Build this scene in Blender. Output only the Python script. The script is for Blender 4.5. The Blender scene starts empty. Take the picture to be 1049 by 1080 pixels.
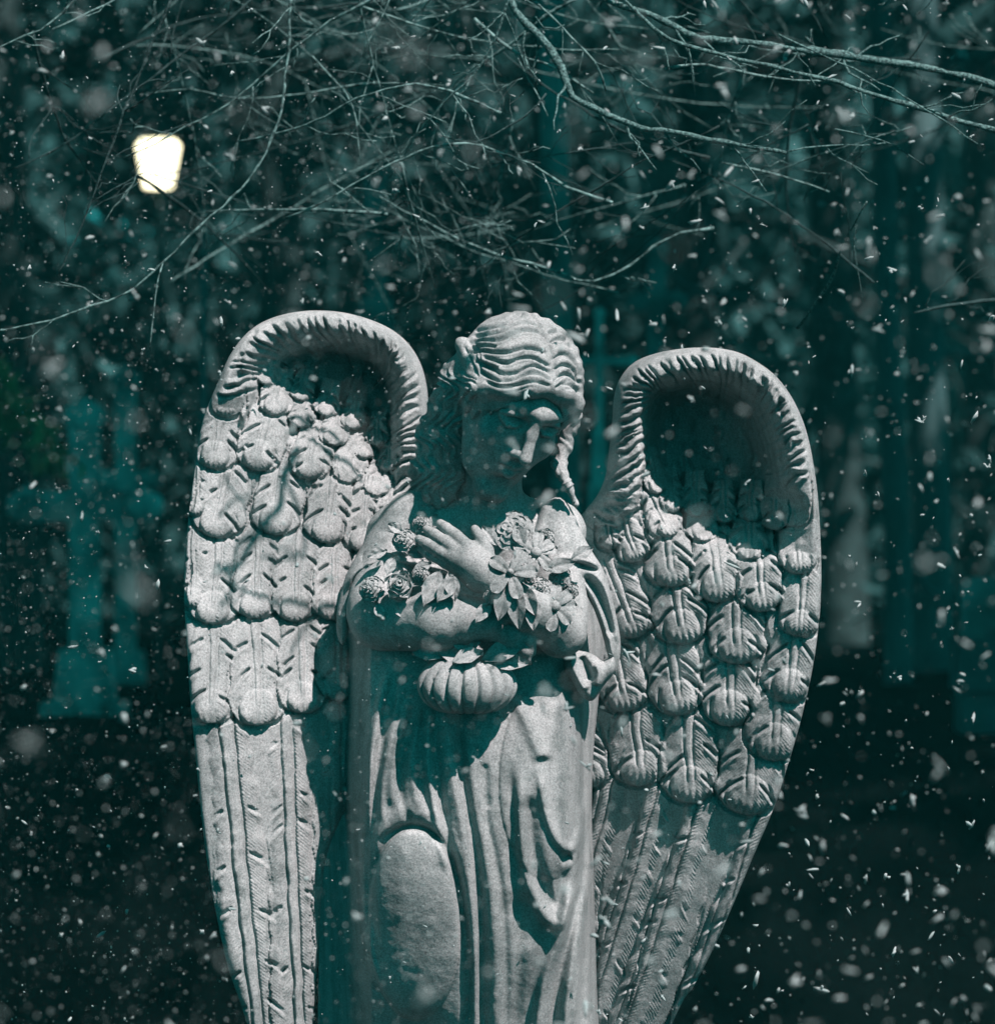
import bpy, math, random
import numpy as np
rng = np.random.RandomState(7); random.seed(7)
R = math.radians
S = 0.0012          # metres per sculpting unit
ZC = 1.75           # height of unit row 540 above ground
D = 6.0             # camera distance
scene = bpy.context.scene
col = scene.collection

def P(X, Y, y=0.0):
    """world point seen at picture position X,Y when standing y metres behind the statue plane"""
    k = (D + y) / D
    return np.array([(X - 524.5) * S * k, y, ZC - (Y - 540) * S * k])

# ------------------------------------------------------------------ objects
def tag(o, label=None, cat=None, group=None, kind=None):
    if label: o['label'] = label
    if cat: o['category'] = cat
    if group: o['group'] = group
    if kind: o['kind'] = kind
    return o

def link(name, verts, faces, mat=None, parent=None, smooth=True):
    me = bpy.data.meshes.new(name)
    verts = np.asarray(verts, dtype=np.float32)
    if isinstance(faces, np.ndarray):
        n = faces.shape[1]
        me.vertices.add(len(verts)); me.vertices.foreach_set('co', verts.ravel())
        me.loops.add(faces.size); me.loops.foreach_set('vertex_index', faces.astype(np.int32).ravel())
        me.polygons.add(len(faces))
        me.polygons.foreach_set('loop_start', np.arange(0, faces.size, n, dtype=np.int32))
        me.polygons.foreach_set('loop_total', np.full(len(faces), n, dtype=np.int32))
        me.update(calc_edges=True); me.validate()
    else:
        me.from_pydata(verts.tolist(), [], faces)
    if smooth: me.polygons.foreach_set('use_smooth', np.ones(len(me.polygons), dtype=bool))
    if mat: me.materials.append(mat)
    o = bpy.data.objects.new(name, me); col.objects.link(o)
    if parent: o.parent = parent
    return o

def empty(name, loc=(0, 0, 0)):
    o = bpy.data.objects.new(name, None); o.location = loc; o.empty_display_size = 0.1
    col.objects.link(o); return o

class MB:
    def __init__(s): s.v = []; s.f = []; s.n = 0
    def add(s, v, f):
        s.v.append(np.asarray(v, dtype=float)); s.f += [tuple(int(i) + s.n for i in q) for q in f]; s.n += len(v)
    def build(s, name, mat, parent=None, smooth=True, off=(0, 0, 0)):
        return link(name, np.concatenate(s.v) - np.array(off), s.f, mat, parent, smooth)
    def box(s, a, b, taper=1.0):
        (x0, y0, z0), (x1, y1, z1) = a, b
        cx, cy = (x0+x1)/2, (y0+y1)/2
        t = lambda x, y: (cx+(x-cx)*taper, cy+(y-cy)*taper)
        v = [(x0, y0, z0), (x1, y0, z0), (x1, y1, z0), (x0, y1, z0)]
        v += [(*t(x, y), z1) for x, y, _ in v]
        s.add(v, [(0, 3, 2, 1), (4, 5, 6, 7), (0, 1, 5, 4), (1, 2, 6, 5), (2, 3, 7, 6), (3, 0, 4, 7)])
    def tube(s, pts, rad, n=6):
        pts = np.asarray(pts, dtype=float); m = len(pts)
        rad = np.broadcast_to(np.asarray(rad, dtype=float), (m,))
        tan = np.gradient(pts, axis=0); tan /= np.linalg.norm(tan, axis=1)[:, None] + 1e-9
        up = np.array([0.13, 0.9, 0.31]); V = []
        for i in range(m):
            a = np.cross(tan[i], up); a /= np.linalg.norm(a) + 1e-9
            b = np.cross(tan[i], a)
            for k in range(n):
                t = 2*math.pi*k/n
                V.append(pts[i] + rad[i]*(a*math.cos(t) + b*math.sin(t)))
        F = [(i*n+k, i*n+(k+1) % n, (i+1)*n+(k+1) % n, (i+1)*n+k) for i in range(m-1) for k in range(n)]
        F.append(tuple(range(n-1, -1, -1))); F.append(tuple((m-1)*n+k for k in range(n)))
        s.add(V, F)
    def lathe(s, prof, c, n=24):
        V = [(c[0]+r*math.cos(2*math.pi*k/n), c[1]+r*math.sin(2*math.pi*k/n), c[2]+z) for r, z in prof for k in range(n)]
        F = [(i*n+k, i*n+(k+1) % n, (i+1)*n+(k+1) % n, (i+1)*n+k) for i in range(len(prof)-1) for k in range(n)]
        s.add(V, F)

def sm(a, b, x):
    t = np.clip((x-a)/(b-a), 0, 1); return t*t*(3-2*t)

def catmull(pts, step=4.0):
    pts = np.asarray(pts, dtype=float); out = []
    Q = np.vstack([2*pts[0]-pts[1], pts, 2*pts[-1]-pts[-2]])
    for i in range(1, len(Q)-2):
        n = max(2, int(np.linalg.norm(Q[i+1]-Q[i])/step))
        for t in np.linspace(0, 1, n, endpoint=False):
            a, b, c, d = Q[i-1], Q[i], Q[i+1], Q[i+2]
            out.append(0.5*((2*b)+(-a+c)*t+(2*a-5*b+4*c-d)*t*t+(-a+3*b-3*c+d)*t**3))
    out.append(pts[-1]); return np.array(out)

class Noise2:
    def __init__(s, seed): s.t = np.random.RandomState(seed).rand(256, 256).astype(np.float32)
    def __call__(s, x, y):
        xi = np.floor(x).astype(int); yi = np.floor(y).astype(int); fx = x-xi; fy = y-yi
        fx = fx*fx*(3-2*fx); fy = fy*fy*(3-2*fy)
        g = lambda a, b: s.t[a % 256, b % 256]
        return (g(xi, yi)*(1-fx)+g(xi+1, yi)*fx)*(1-fy)+(g(xi, yi+1)*(1-fx)+g(xi+1, yi+1)*fx)*fy
N1, N2, N3 = Noise2(1), Noise2(2), Noise2(3)
def fbm(x, y, sc):
    return (N1(x/sc, y/sc)-.5) + .5*(N2(x*2.1/sc, y*2.1/sc)-.5) + .25*(N3(x*4.3/sc, y*4.3/sc)-.5)

def polydist(X, Y, pts):
    """distance to polyline, arclength of the nearest point, signed side"""
    sh = X.shape; x = X.ravel(); y = Y.ravel()
    best = np.full(x.shape, 1e9); arc = np.zeros_like(best); side = np.zeros_like(best); nx = np.zeros_like(best); ny = np.zeros_like(best)
    acc = 0.0
    for i in range(len(pts)-1):
        ax, ay = pts[i][:2]; bx, by = pts[i+1][:2]; dx, dy = bx-ax, by-ay; L2 = dx*dx+dy*dy
        if L2 < 1e-9: continue
        L = math.sqrt(L2)
        t = np.clip(((x-ax)*dx+(y-ay)*dy)/L2, 0, 1)
        px = ax+t*dx; py = ay+t*dy; d = np.hypot(x-px, y-py); m = d < best
        best = np.where(m, d, best); arc = np.where(m, acc+t*L, arc)
        side = np.where(m, np.sign(dx*(y-ay)-dy*(x-ax)), side)
        nx = np.where(m, px, nx); ny = np.where(m, py, ny)
        acc += L
    return best.reshape(sh), arc.reshape(sh), side.reshape(sh), acc, nx.reshape(sh), ny.reshape(sh)

def inside(X, Y, poly):
    c = np.zeros(X.shape, dtype=bool); n = len(poly)
    for i in range(n):
        x1, y1 = poly[i]; x2, y2 = poly[(i+1) % n]
        if y1 == y2: continue
        m = ((y1 > Y) != (y2 > Y)) & (X < (x2-x1)*(Y-y1)/(y2-y1)+x1)
        c ^= m
    return c

def signed(X, Y, poly):
    pts = np.vstack([poly, poly[:1]])
    d, arc, sd, tot, nx, ny = polydist(X, Y, pts)
    ins = inside(X, Y, poly)
    return np.where(ins, d, -d), arc, tot, nx, ny

def stroke(H, X, Y, pts, width, amp, w2=None, a2=None, smooth=True, sharp=2.0, taper=0.12):
    """raise (amp>0) or carve (amp<0) a soft line into height map H in place"""
    pts = catmull(pts, 5.0) if smooth and len(pts) > 2 else np.asarray(pts, dtype=float)
    mx = max(width, w2 or width)*3
    x0, x1 = pts[:, 0].min()-mx, pts[:, 0].max()+mx; y0, y1 = pts[:, 1].min()-mx, pts[:, 1].max()+mx
    if H.ndim == 2:
        r = np.where((Y[:, 0] >= y0) & (Y[:, 0] <= y1))[0]; c = np.where((X[0] >= x0) & (X[0] <= x1))[0]
        if not len(r) or not len(c): return
        sl = (slice(r[0], r[-1]+1), slice(c[0], c[-1]+1))
    else:
        sl = np.where((X >= x0) & (X <= x1) & (Y >= y0) & (Y <= y1))[0]
        if not len(sl): return
    d, arc, sd, tot, _, _ = polydist(X[sl], Y[sl], pts)
    t = arc/tot
    w = width + ((w2 if w2 is not None else width)-width)*t
    a = amp + ((a2 if a2 is not None else amp)-amp)*t
    e = sm(0, taper, t)*sm(0, taper, 1-t) if taper > 0 else 1.0
    H[sl] += a*e*np.exp(-(d/w)**sharp)

def to_world(X, Y, d):
    return np.stack([(X-524.5)*S, -d*S, ZC-(Y-540)*S], axis=-1)

def hf_object(name, poly, ys, xs, height, back, mat, parent, edge=10.0):
    """relief: front = height(X,Y,sd), back = back(X,Y,sd), both meeting on the outline"""
    X, Y = np.meshgrid(xs, ys)
    sd, arc, tot, nx, ny = signed(X, Y, poly)
    ins = sd > 0
    cell = ins[:-1, :-1] | ins[1:, :-1] | ins[:-1, 1:] | ins[1:, 1:]
    use = np.zeros_like(ins)
    use[:-1, :-1] |= cell; use[1:, :-1] |= cell; use[:-1, 1:] |= cell; use[1:, 1:] |= cell
    rim = use & ~ins
    X = np.where(rim, nx, X); Y = np.where(rim, ny, Y); sd = np.where(rim, 0, sd)
    H = height(X, Y, sd, arc); B = back(X, Y, sd)
    f = np.sqrt(np.clip(1-(1-np.clip(sd/edge, 0, 1))**2, 0, 1))
    mid = B*0.6 + H*0.4
    H = mid + (H-mid)*f; B = mid + (B-mid)*f
    H = np.maximum(H, B+0.2*f)
    idx = -np.ones(X.shape, dtype=int); n = use.sum(); idx[use] = np.arange(n)
    idb = idx.copy(); inner = use & ~rim; m = inner.sum(); idb[inner] = n+np.arange(m)
    V = np.vstack([to_world(X[use], Y[use], H[use]), to_world(X[inner], Y[inner], B[inner])])
    r, c = np.where(cell)
    F = np.stack([idx[r, c], idx[r+1, c], idx[r+1, c+1], idx[r, c+1]], 1)
    G = np.stack([idb[r, c], idb[r, c+1], idb[r+1, c+1], idb[r+1, c]], 1)
    bad = (G == F[:, [0, 3, 2, 1]]).all(1)
    return link(name, V, np.vstack([F, G[~bad]]), mat, parent)

# ------------------------------------------------------------------ implicit surfaces
class Field:
    def __init__(s, lo, hi, h):
        s.lo = np.array(lo, float); s.h = h
        s.n = np.ceil((np.array(hi)-s.lo)/h).astype(int)+1
        s.F = np.full(s.n, 60.0, dtype=np.float32)
    def _slice(s, c0, c1, pad):
        a = np.clip(np.floor((np.array(c0)-pad-s.lo)/s.h).astype(int), 0, s.n-1)
        b = np.clip(np.ceil((np.array(c1)+pad-s.lo)/s.h).astype(int)+1, 1, s.n)
        ax = [s.lo[i]+s.h*np.arange(a[i], b[i]) for i in range(3)]
        return tuple(slice(a[i], b[i]) for i in range(3)), np.meshgrid(*ax, indexing='ij')
    def _mix(s, sl, d, k, op):
        A = s.F[sl]
        if op == 'add':
            h = np.clip(.5+.5*(A-d)/k, 0, 1); s.F[sl] = A*(1-h)+d*h-k*h*(1-h)
        else:
            h = np.clip(.5-.5*(A+d)/k, 0, 1); s.F[sl] = A*(1-h)+(-d)*h+k*h*(1-h)
    def cap(s, a, b, ra, rb=None, k=6, op='add'):
        rb = ra if rb is None else rb; a = np.array(a, float); b = np.array(b, float)
        pad = max(ra, rb)+k*2+6
        sl, (x, y, z) = s._slice(np.minimum(a, b), np.maximum(a, b), pad)
        ab = b-a; L = (ab*ab).sum()+1e-9
        t = np.clip(((x-a[0])*ab[0]+(y-a[1])*ab[1]+(z-a[2])*ab[2])/L, 0, 1)
        d = np.sqrt((x-a[0]-t*ab[0])**2+(y-a[1]-t*ab[1])**2+(z-a[2]-t*ab[2])**2)-(ra+(rb-ra)*t)
        s._mix(sl, d, k, op)
    def ell(s, c, r, M=None, k=8, op='add'):
        c = np.array(c, float); r = np.array(r, float); pad = r.max()+k*2+6
        sl, (x, y, z) = s._slice(c, c, pad)
        x = x-c[0]; y = y-c[1]; z = z-c[2]
        if M is not None:
            x, y, z = (M[0, 0]*x+M[1, 0]*y+M[2, 0]*z, M[0, 1]*x+M[1, 1]*y+M[2, 1]*z, M[0, 2]*x+M[1, 2]*y+M[2, 2]*z)
        q = np.sqrt((x/r[0])**2+(y/r[1])**2+(z/r[2])**2); g = np.sqrt((x/r[0]**2)**2+(y/r[1]**2)**2+(z/r[2]**2)**2)+1e-6
        s._mix(sl, q*(q-1)/g, k, op)
    def chain(s, pts, rads, k=4, op='add'):
        for i in range(len(pts)-1): s.cap(pts[i], pts[i+1], rads[i], rads[i+1], k, op)
    def mesh(s):
        F = s.F; ins = F < 0; n = F.shape
        c = np.zeros([q-1 for q in n], dtype=np.int8)
        for i in (0, 1):
            for j in (0, 1):
                for k in (0, 1):
                    c += ins[i:n[0]-1+i, j:n[1]-1+j, k:n[2]-1+k]
        act = (c > 0) & (c < 8); I = np.argwhere(act)
        idx = -np.ones(act.shape, dtype=np.int64); idx[act] = np.arange(len(I))
        acc = np.zeros((len(I), 3)); cnt = np.zeros(len(I))
        cor = [(i, j, k) for i in (0, 1) for j in (0, 1) for k in (0, 1)]
        for a in cor:
            for ax in range(3):
                if a[ax]: continue
                b = list(a); b[ax] = 1
                fa = F[I[:, 0]+a[0], I[:, 1]+a[1], I[:, 2]+a[2]]; fb = F[I[:, 0]+b[0], I[:, 1]+b[1], I[:, 2]+b[2]]
                m = (fa < 0) != (fb < 0); t = np.where(m, fa/(fa-fb+1e-12), 0)
                p = np.array(a, float)[None]+0*acc; p[:, ax] += t
                acc[m] += p[m]; cnt[m] += 1
        V = s.lo+s.h*(I+acc/cnt[:, None])
        faces = []
        for ax in range(3):
            o1, o2 = [(1, 2), (2, 0), (0, 1)][ax]
            a = [slice(None)]*3; b = [slice(None)]*3
            a[ax] = slice(0, n[ax]-1); b[ax] = slice(1, n[ax])
            fa = ins[tuple(a)]; fb = ins[tuple(b)]; E = np.argwhere(fa != fb)
            ok = (E[:, o1] > 0) & (E[:, o2] > 0) & (E[:, o1] < n[o1]-1) & (E[:, o2] < n[o2]-1); E = E[ok]
            fl = fa[E[:, 0], E[:, 1], E[:, 2]]
            q = []
            for (u, v) in ((0, 0), (1, 0), (1, 1), (0, 1)):
                C = E.copy(); C[:, o1] -= u; C[:, o2] -= v; q.append(idx[C[:, 0], C[:, 1], C[:, 2]])
            q = np.stack(q, 1); q[~fl] = q[~fl][:, ::-1]; faces.append(q)
        Fc = np.concatenate(faces); Fc = Fc[(Fc >= 0).all(1)]
        return V, Fc
def fnormals(V, F):
    N = np.zeros_like(V); fn = np.cross(V[F[:, 2]]-V[F[:, 0]], V[F[:, 3]]-V[F[:, 1]])
    for i in range(4): np.add.at(N, F[:, i], fn)
    return N/(np.linalg.norm(N, axis=1)[:, None]+1e-9)
def link_field(name, fld, mat, parent, disp=None):
    V, F = fld.mesh()
    if disp is not None:
        N = fnormals(V, F)
        # outward check
        if (N*(V-V.mean(0))).sum() < 0: N = -N
        V = V+N*disp(V, N)[:, None]
    # units (X,Y,d) -> world flips handedness twice (Y and d): orientation kept by check
    W = to_world(V[:, 0], V[:, 1], V[:, 2])
    fn = fnormals(W, F)
    if (fn*(W-W.mean(0))).sum() < 0: F = F[:, ::-1].copy()
    return link(name, W, F, mat, parent)

# ------------------------------------------------------------------ materials
def nt(name):
    m = bpy.data.materials.new(name); m.use_nodes = True; t = m.node_tree
    return m, t, t.nodes['Principled BSDF']
def mat_noise(name, c1, c2, scale=8, rough=.85, bump=.3, bscale=60, spec=.2, dist=.002, detail=6):
    m, t, b = nt(name); N = t.nodes; L = t.links
    tc = N.new('ShaderNodeTexCoord')
    n = N.new('ShaderNodeTexNoise'); n.inputs['Scale'].default_value = scale; n.inputs['Detail'].default_value = detail
    L.new(tc.outputs['Object'], n.inputs['Vector'])
    r = N.new('ShaderNodeValToRGB'); r.color_ramp.elements[0].position = .35; r.color_ramp.elements[1].position = .68
    r.color_ramp.elements[0].color = (*c1, 1); r.color_ramp.elements[1].color = (*c2, 1)
    L.new(n.outputs['Fac'], r.inputs['Fac']); L.new(r.outputs['Color'], b.inputs['Base Color'])
    b.inputs['Roughness'].default_value = rough; b.inputs['Specular IOR Level'].default_value = spec if name != 'leafy_earth' else 0.0
    n2 = N.new('ShaderNodeTexNoise'); n2.inputs['Scale'].default_value = bscale; n2.inputs['Detail'].default_value = 5
    L.new(tc.outputs['Object'], n2.inputs['Vector'])
    bp = N.new('ShaderNodeBump'); bp.inputs['Strength'].default_value = bump; bp.inputs['Distance'].default_value = dist
    L.new(n2.outputs['Fac'], bp.inputs['Height']); L.new(bp.outputs['Normal'], b.inputs['Normal'])
    return m
def stone_material():
    m, t, b = nt('carved_stone'); N = t.nodes; L = t.links
    tc = N.new('ShaderNodeTexCoord')
    def noise(s, d=6, r=.6):
        n = N.new('ShaderNodeTexNoise'); n.inputs['Scale'].default_value = s; n.inputs['Detail'].default_value = d
        n.inputs['Roughness'].default_value = r; L.new(tc.outputs['Object'], n.inputs['Vector']); return n
    big = noise(5, 8); grain = noise(420, 3, .8)
    r = N.new('ShaderNodeValToRGB'); e = r.color_ramp.elements
    e[0].position = .3; e[0].color = (.19, .25, .25, 1); e[1].position = .7; e[1].color = (.29, .375, .375, 1)
    L.new(big.outputs['Fac'], r.inputs['Fac'])
    g = N.new('ShaderNodeValToRGB'); e = g.color_ramp.elements
    e[0].position = .33; e[0].color = (.35, .37, .38, 1); e[1].position = .66; e[1].color = (1.3, 1.3, 1.3, 1)
    L.new(grain.outputs['Fac'], g.inputs['Fac'])
    mx = N.new('ShaderNodeMix'); mx.data_type = 'RGBA'; mx.blend_type = 'MULTIPLY'; mx.inputs[0].default_value = .75
    L.new(r.outputs['Color'], mx.inputs[6]); L.new(g.outputs['Color'], mx.inputs[7])
    mp = N.new('ShaderNodeMapping'); mp.inputs['Scale'].default_value = (34, 34, 3.2); L.new(tc.outputs['Object'], mp.inputs['Vector'])
    sn = N.new('ShaderNodeTexNoise'); sn.inputs['Scale'].default_value = 1; sn.inputs['Detail'].default_value = 7; L.new(mp.outputs[0], sn.inputs['Vector'])
    sr = N.new('ShaderNodeValToRGB'); e = sr.color_ramp.elements
    e[0].position = .34; e[0].color = (.55, .60, .60, 1); e[1].position = .56; e[1].color = (1, 1, 1, 1); L.new(sn.outputs['Fac'], sr.inputs['Fac'])
    ln = noise(38, 8, .7); lr = N.new('ShaderNodeValToRGB'); e = lr.color_ramp.elements
    e[0].position = .36; e[0].color = (.6, .65, .64, 1); e[1].position = .47; e[1].color = (1, 1, 1, 1); L.new(ln.outputs['Fac'], lr.inputs['Fac'])
    m1 = N.new('ShaderNodeMix'); m1.data_type = 'RGBA'; m1.blend_type = 'MULTIPLY'; m1.inputs[0].default_value = .7
    L.new(mx.outputs[2], m1.inputs[6]); L.new(sr.outputs['Color'], m1.inputs[7])
    m2 = N.new('ShaderNodeMix'); m2.data_type = 'RGBA'; m2.blend_type = 'MULTIPLY'; m2.inputs[0].default_value = .7
    L.new(m1.outputs[2], m2.inputs[6]); L.new(lr.outputs['Color'], m2.inputs[7])
    L.new(m2.outputs[2], b.inputs['Base Color'])
    b.inputs['Roughness'].default_value = .8; b.inputs['Specular IOR Level'].default_value = .25
    n2 = noise(260, 6, .75); bp = N.new('ShaderNodeBump'); bp.inputs['Strength'].default_value = .55; bp.inputs['Distance'].default_value = .0016
    L.new(n2.outputs['Fac'], bp.inputs['Height']); L.new(bp.outputs['Normal'], b.inputs['Normal'])
    return m
STONE = stone_material()

statue = empty('angel_statue', (0, 0, 0))
tag(statue, 'grey stone angel with bowed head, crossed arms and tall carved wings', 'statue')

# ------------------------------------------------------------------ wings
def feather(H, X, Y, base, root, tip, w, lift0=-2, lift1=9, knob=True, notches=4, bulge=5.5, tilt=0, seed=0, shaft=.14, bend=0, strip=1.0, off=0.0):
    rs = np.random.RandomState(seed); root = np.array(root, float); tip = np.array(tip, float)
    ax = tip-root; L = np.linalg.norm(ax); ax /= L; nx = np.array([-ax[1], ax[0]])
    if nx[0] < 0: nx = -nx      # v grows to the right
    pad = w+8+abs(bend)
    x0, x1 = min(root[0], tip[0])-pad, max(root[0], tip[0])+pad; y0, y1 = min(root[1], tip[1])-pad, max(root[1], tip[1])+pad
    r = np.where((Y[:, X.shape[1]//2] >= y0) & (Y[:, X.shape[1]//2] <= y1))[0]; c = np.where((X[X.shape[0]//2] >= x0) & (X[X.shape[0]//2] <= x1))[0]
    if not len(r) or not len(c): return
    sl = (slice(r[0], r[-1]+1), slice(c[0], c[-1]+1)); x = X[sl]; y = Y[sl]
    u = (x-root[0])*ax[0]+(y-root[1])*ax[1]; v = (x-root[0])*nx[0]+(y-root[1])*nx[1]
    v = v - bend*4*(u/L)*(1-u/L) + fbm(x, y, 22)*2.2
    cap = w*.85
    prof = w*(.72+.28*sm(0, .8, u/L))
    wob = 1+.05*np.sin(u*.21+seed)
    cu = np.clip((u-(L-cap))/cap, 0, 1)
    hwid = prof*wob*np.sqrt(np.clip(1-cu**2, 0, 1))
    q = np.abs(v)/np.maximum(hwid, 1e-3)
    mask = (q < 1) & (u > 0) & (u < L)
    qq = np.clip(q, 0, 1)
    h = lift0+(lift1-lift0)*(u/L) + bulge*(np.sqrt(1-qq**3.6)-.6) + tilt*v/w - 9*(1-sm(0, min(16, L*.25), u))
    # barb slits
    for sgn in (-1, 1):
        for k in range(notches):
            uk = L*(.16+.62*(k+.05+.9*rs.rand())/notches) if knob else L*(.06+.9*(k+.1+.8*rs.rand())/notches)
            ln = w*(.52+.28*rs.rand())*(1 if off == 0 else 1-off*sgn*.35)
            s0 = w*(1.0-.0)-ln
            vv = sgn*v
            # slit centreline u = uk + a*(vv-s0) curved towards the tip
            cl = uk+(.4+.35*rs.rand())*(vv-s0)+.022*(vv-s0)**2
            wd = 1.7+1.6*np.clip((vv-s0)/ln, 0, 1)
            e = sm(-2, 3, vv-s0)
            h -= 9*e*np.exp(-((u-cl)/wd)**2)
            h += 1.6*e*np.exp(-((u-cl-4)/4.0)**2)
    # fine barbs
    fb = np.sin((u-.75*np.abs(v)-.012*v*v+fbm(x, y, 9)*2)*2*math.pi/3.9)
    strip = strip if knob else 1.25
    h += .38*strip*fb*sm(.1, .3, qq)*(1-sm(.9, 1, qq)*.5)
    if knob:
        kc = L-w*.64; kr = w*.66
        dk = np.sqrt((u-kc)**2+(v*1.02)**2)/kr
        h += 4.4*np.sqrt(np.clip(1-dk**2.8, 0, 1))
        ang = np.abs(np.arctan2(v, (u-kc)))
        h -= 3.6*np.exp(-((dk-1.08)*kr/1.8)**2)*sm(.35, .7, ang)*(1-sm(1.9, 2.3, ang))
        h += .7*np.sin(v*2*math.pi/(w*.23))*(dk < .95)*sm(-.2, .6, (u-kc)/kr)
        h -= 5*np.clip((u-(L-w*.55))/(w*.55), 0, 1)**2
        end = kc-kr*.1
    else: end = L*1.02
    sw = w*shaft*(1-.45*np.clip(u/L, 0, 1))
    fade = 1-sm(end-8, end+4, u)
    vo = v-off*w
    gd = 1.0 if knob else 1.7
    h += gd*fade*(1.2*np.exp(-(vo/sw)**4)-2.8*np.exp(-((np.abs(vo)-sw*1.35)/1.3)**2))
    h += fbm(x, y, 16)*1.6
    h = h+base[sl]
    L2 = L+4; c2 = np.clip((u-(L2-cap-2))/(cap+2), 0, 1); q2 = np.abs(v)/np.maximum((prof+3.5)*np.sqrt(np.clip(1-c2**2, 0, 1)), 1e-3)
    ring = (q2 < 1) & ~mask & (u > 0)
    H[sl] -= np.where(ring, 4.5*sm(L*.25, L*.6, u), 0)
    H[sl] = np.where(mask, np.maximum(H[sl], h), H[sl])

def rim_ribs(H, X, Y, sd, arc, a0, a1, tot, seed, sp=11, outer=5, inner=46, depth=5.0, slant=.5, flip=1):
    """carve irregular small feather ribs across the leading edge"""
    rs = np.random.RandomState(seed); a = a0; m0 = (sd > outer-4) & (sd < inner+14)
    idx = np.where(m0); s_ = sd[idx]; ar = arc[idx]; add = np.zeros_like(s_)
    wig = fbm(X[idx], Y[idx], 17)*7
    while a < a1:
        w = 1.6+1.6*rs.rand(); st = outer+1+10*rs.rand()*(.5+.5*math.sin(a*.03)); en = inner*(.7+.5*rs.rand())
        sl = slant*(.6+.8*rs.rand())
        c = a+flip*(sl*(s_-outer)+.010*(s_-outer)**2)+wig
        e = sm(st-3, st+6, s_)*(1-sm(en-8, en+4, s_))
        dd = depth*(.6+.7*rs.rand())
        add -= dd*e*np.exp(-((ar-c)/w)**2)
        add += .55*dd*e*np.exp(-((ar-c-flip*4.5)/3.4)**2)
        a += sp*(.65+.7*rs.rand())
    H[idx] += add

def down_marks(H, X, Y, hol, n, seed, dirn=(0, 1), amp=3.0, ln=22):
    rs = np.random.RandomState(seed)
    xs0, ys0, xs1, ys1 = hol[:, 0].min(), hol[:, 1].min(), hol[:, 0].max(), hol[:, 1].max()
    for i in range(n):
        x = xs0+(xs1-xs0)*rs.rand(); y = ys0+(ys1-ys0)*rs.rand()
        l = ln*(.5+rs.rand()); dx = dirn[0]+.5*(rs.rand()-.5); dy = dirn[1]
        stroke(H, X, Y, [(x, y), (x+dx*l*.5+2*rs.randn(), y+dy*l*.5), (x+dx*l, y+dy*l)], 2.0+1.5*rs.rand(), amp*(1 if rs.rand() > .45 else -1.1), smooth=False, taper=.3)

# --- wing on the viewer's left
WL = catmull([(300, 1240), (262, 1080), (240, 1005), (222, 900), (210, 780), (203, 700), (198, 625), (200, 560), (206, 500), (214, 445), (230, 403), (243, 372),
              (262, 347), (287, 332), (322, 324), (360, 325), (396, 335), (421, 350), (438, 372), (447, 400), (449, 432), (446, 468), (438, 500),
              (440, 560), (430, 680), (390, 800), (345, 900), (335, 1000), (328, 1100), (322, 1240)], 4)
HL = catmull([(256, 396), (268, 370), (295, 352), (335, 344), (380, 350), (408, 366), (420, 398), (421, 440), (416, 480), (402, 510), (378, 500), (356, 474), (330, 456), (302, 440), (275, 420), (256, 396)], 5)[:-1]
def wl_base(X, Y):
    b = -108+.74*(432-X)+.24*(np.minimum(Y, 760)-600)
    b = b-8*((X-300)/110)**2
    b -= .00022*np.clip(Y-720, 0, None)**2
    b += 12*sm(520, 380, Y)
    return b
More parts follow.
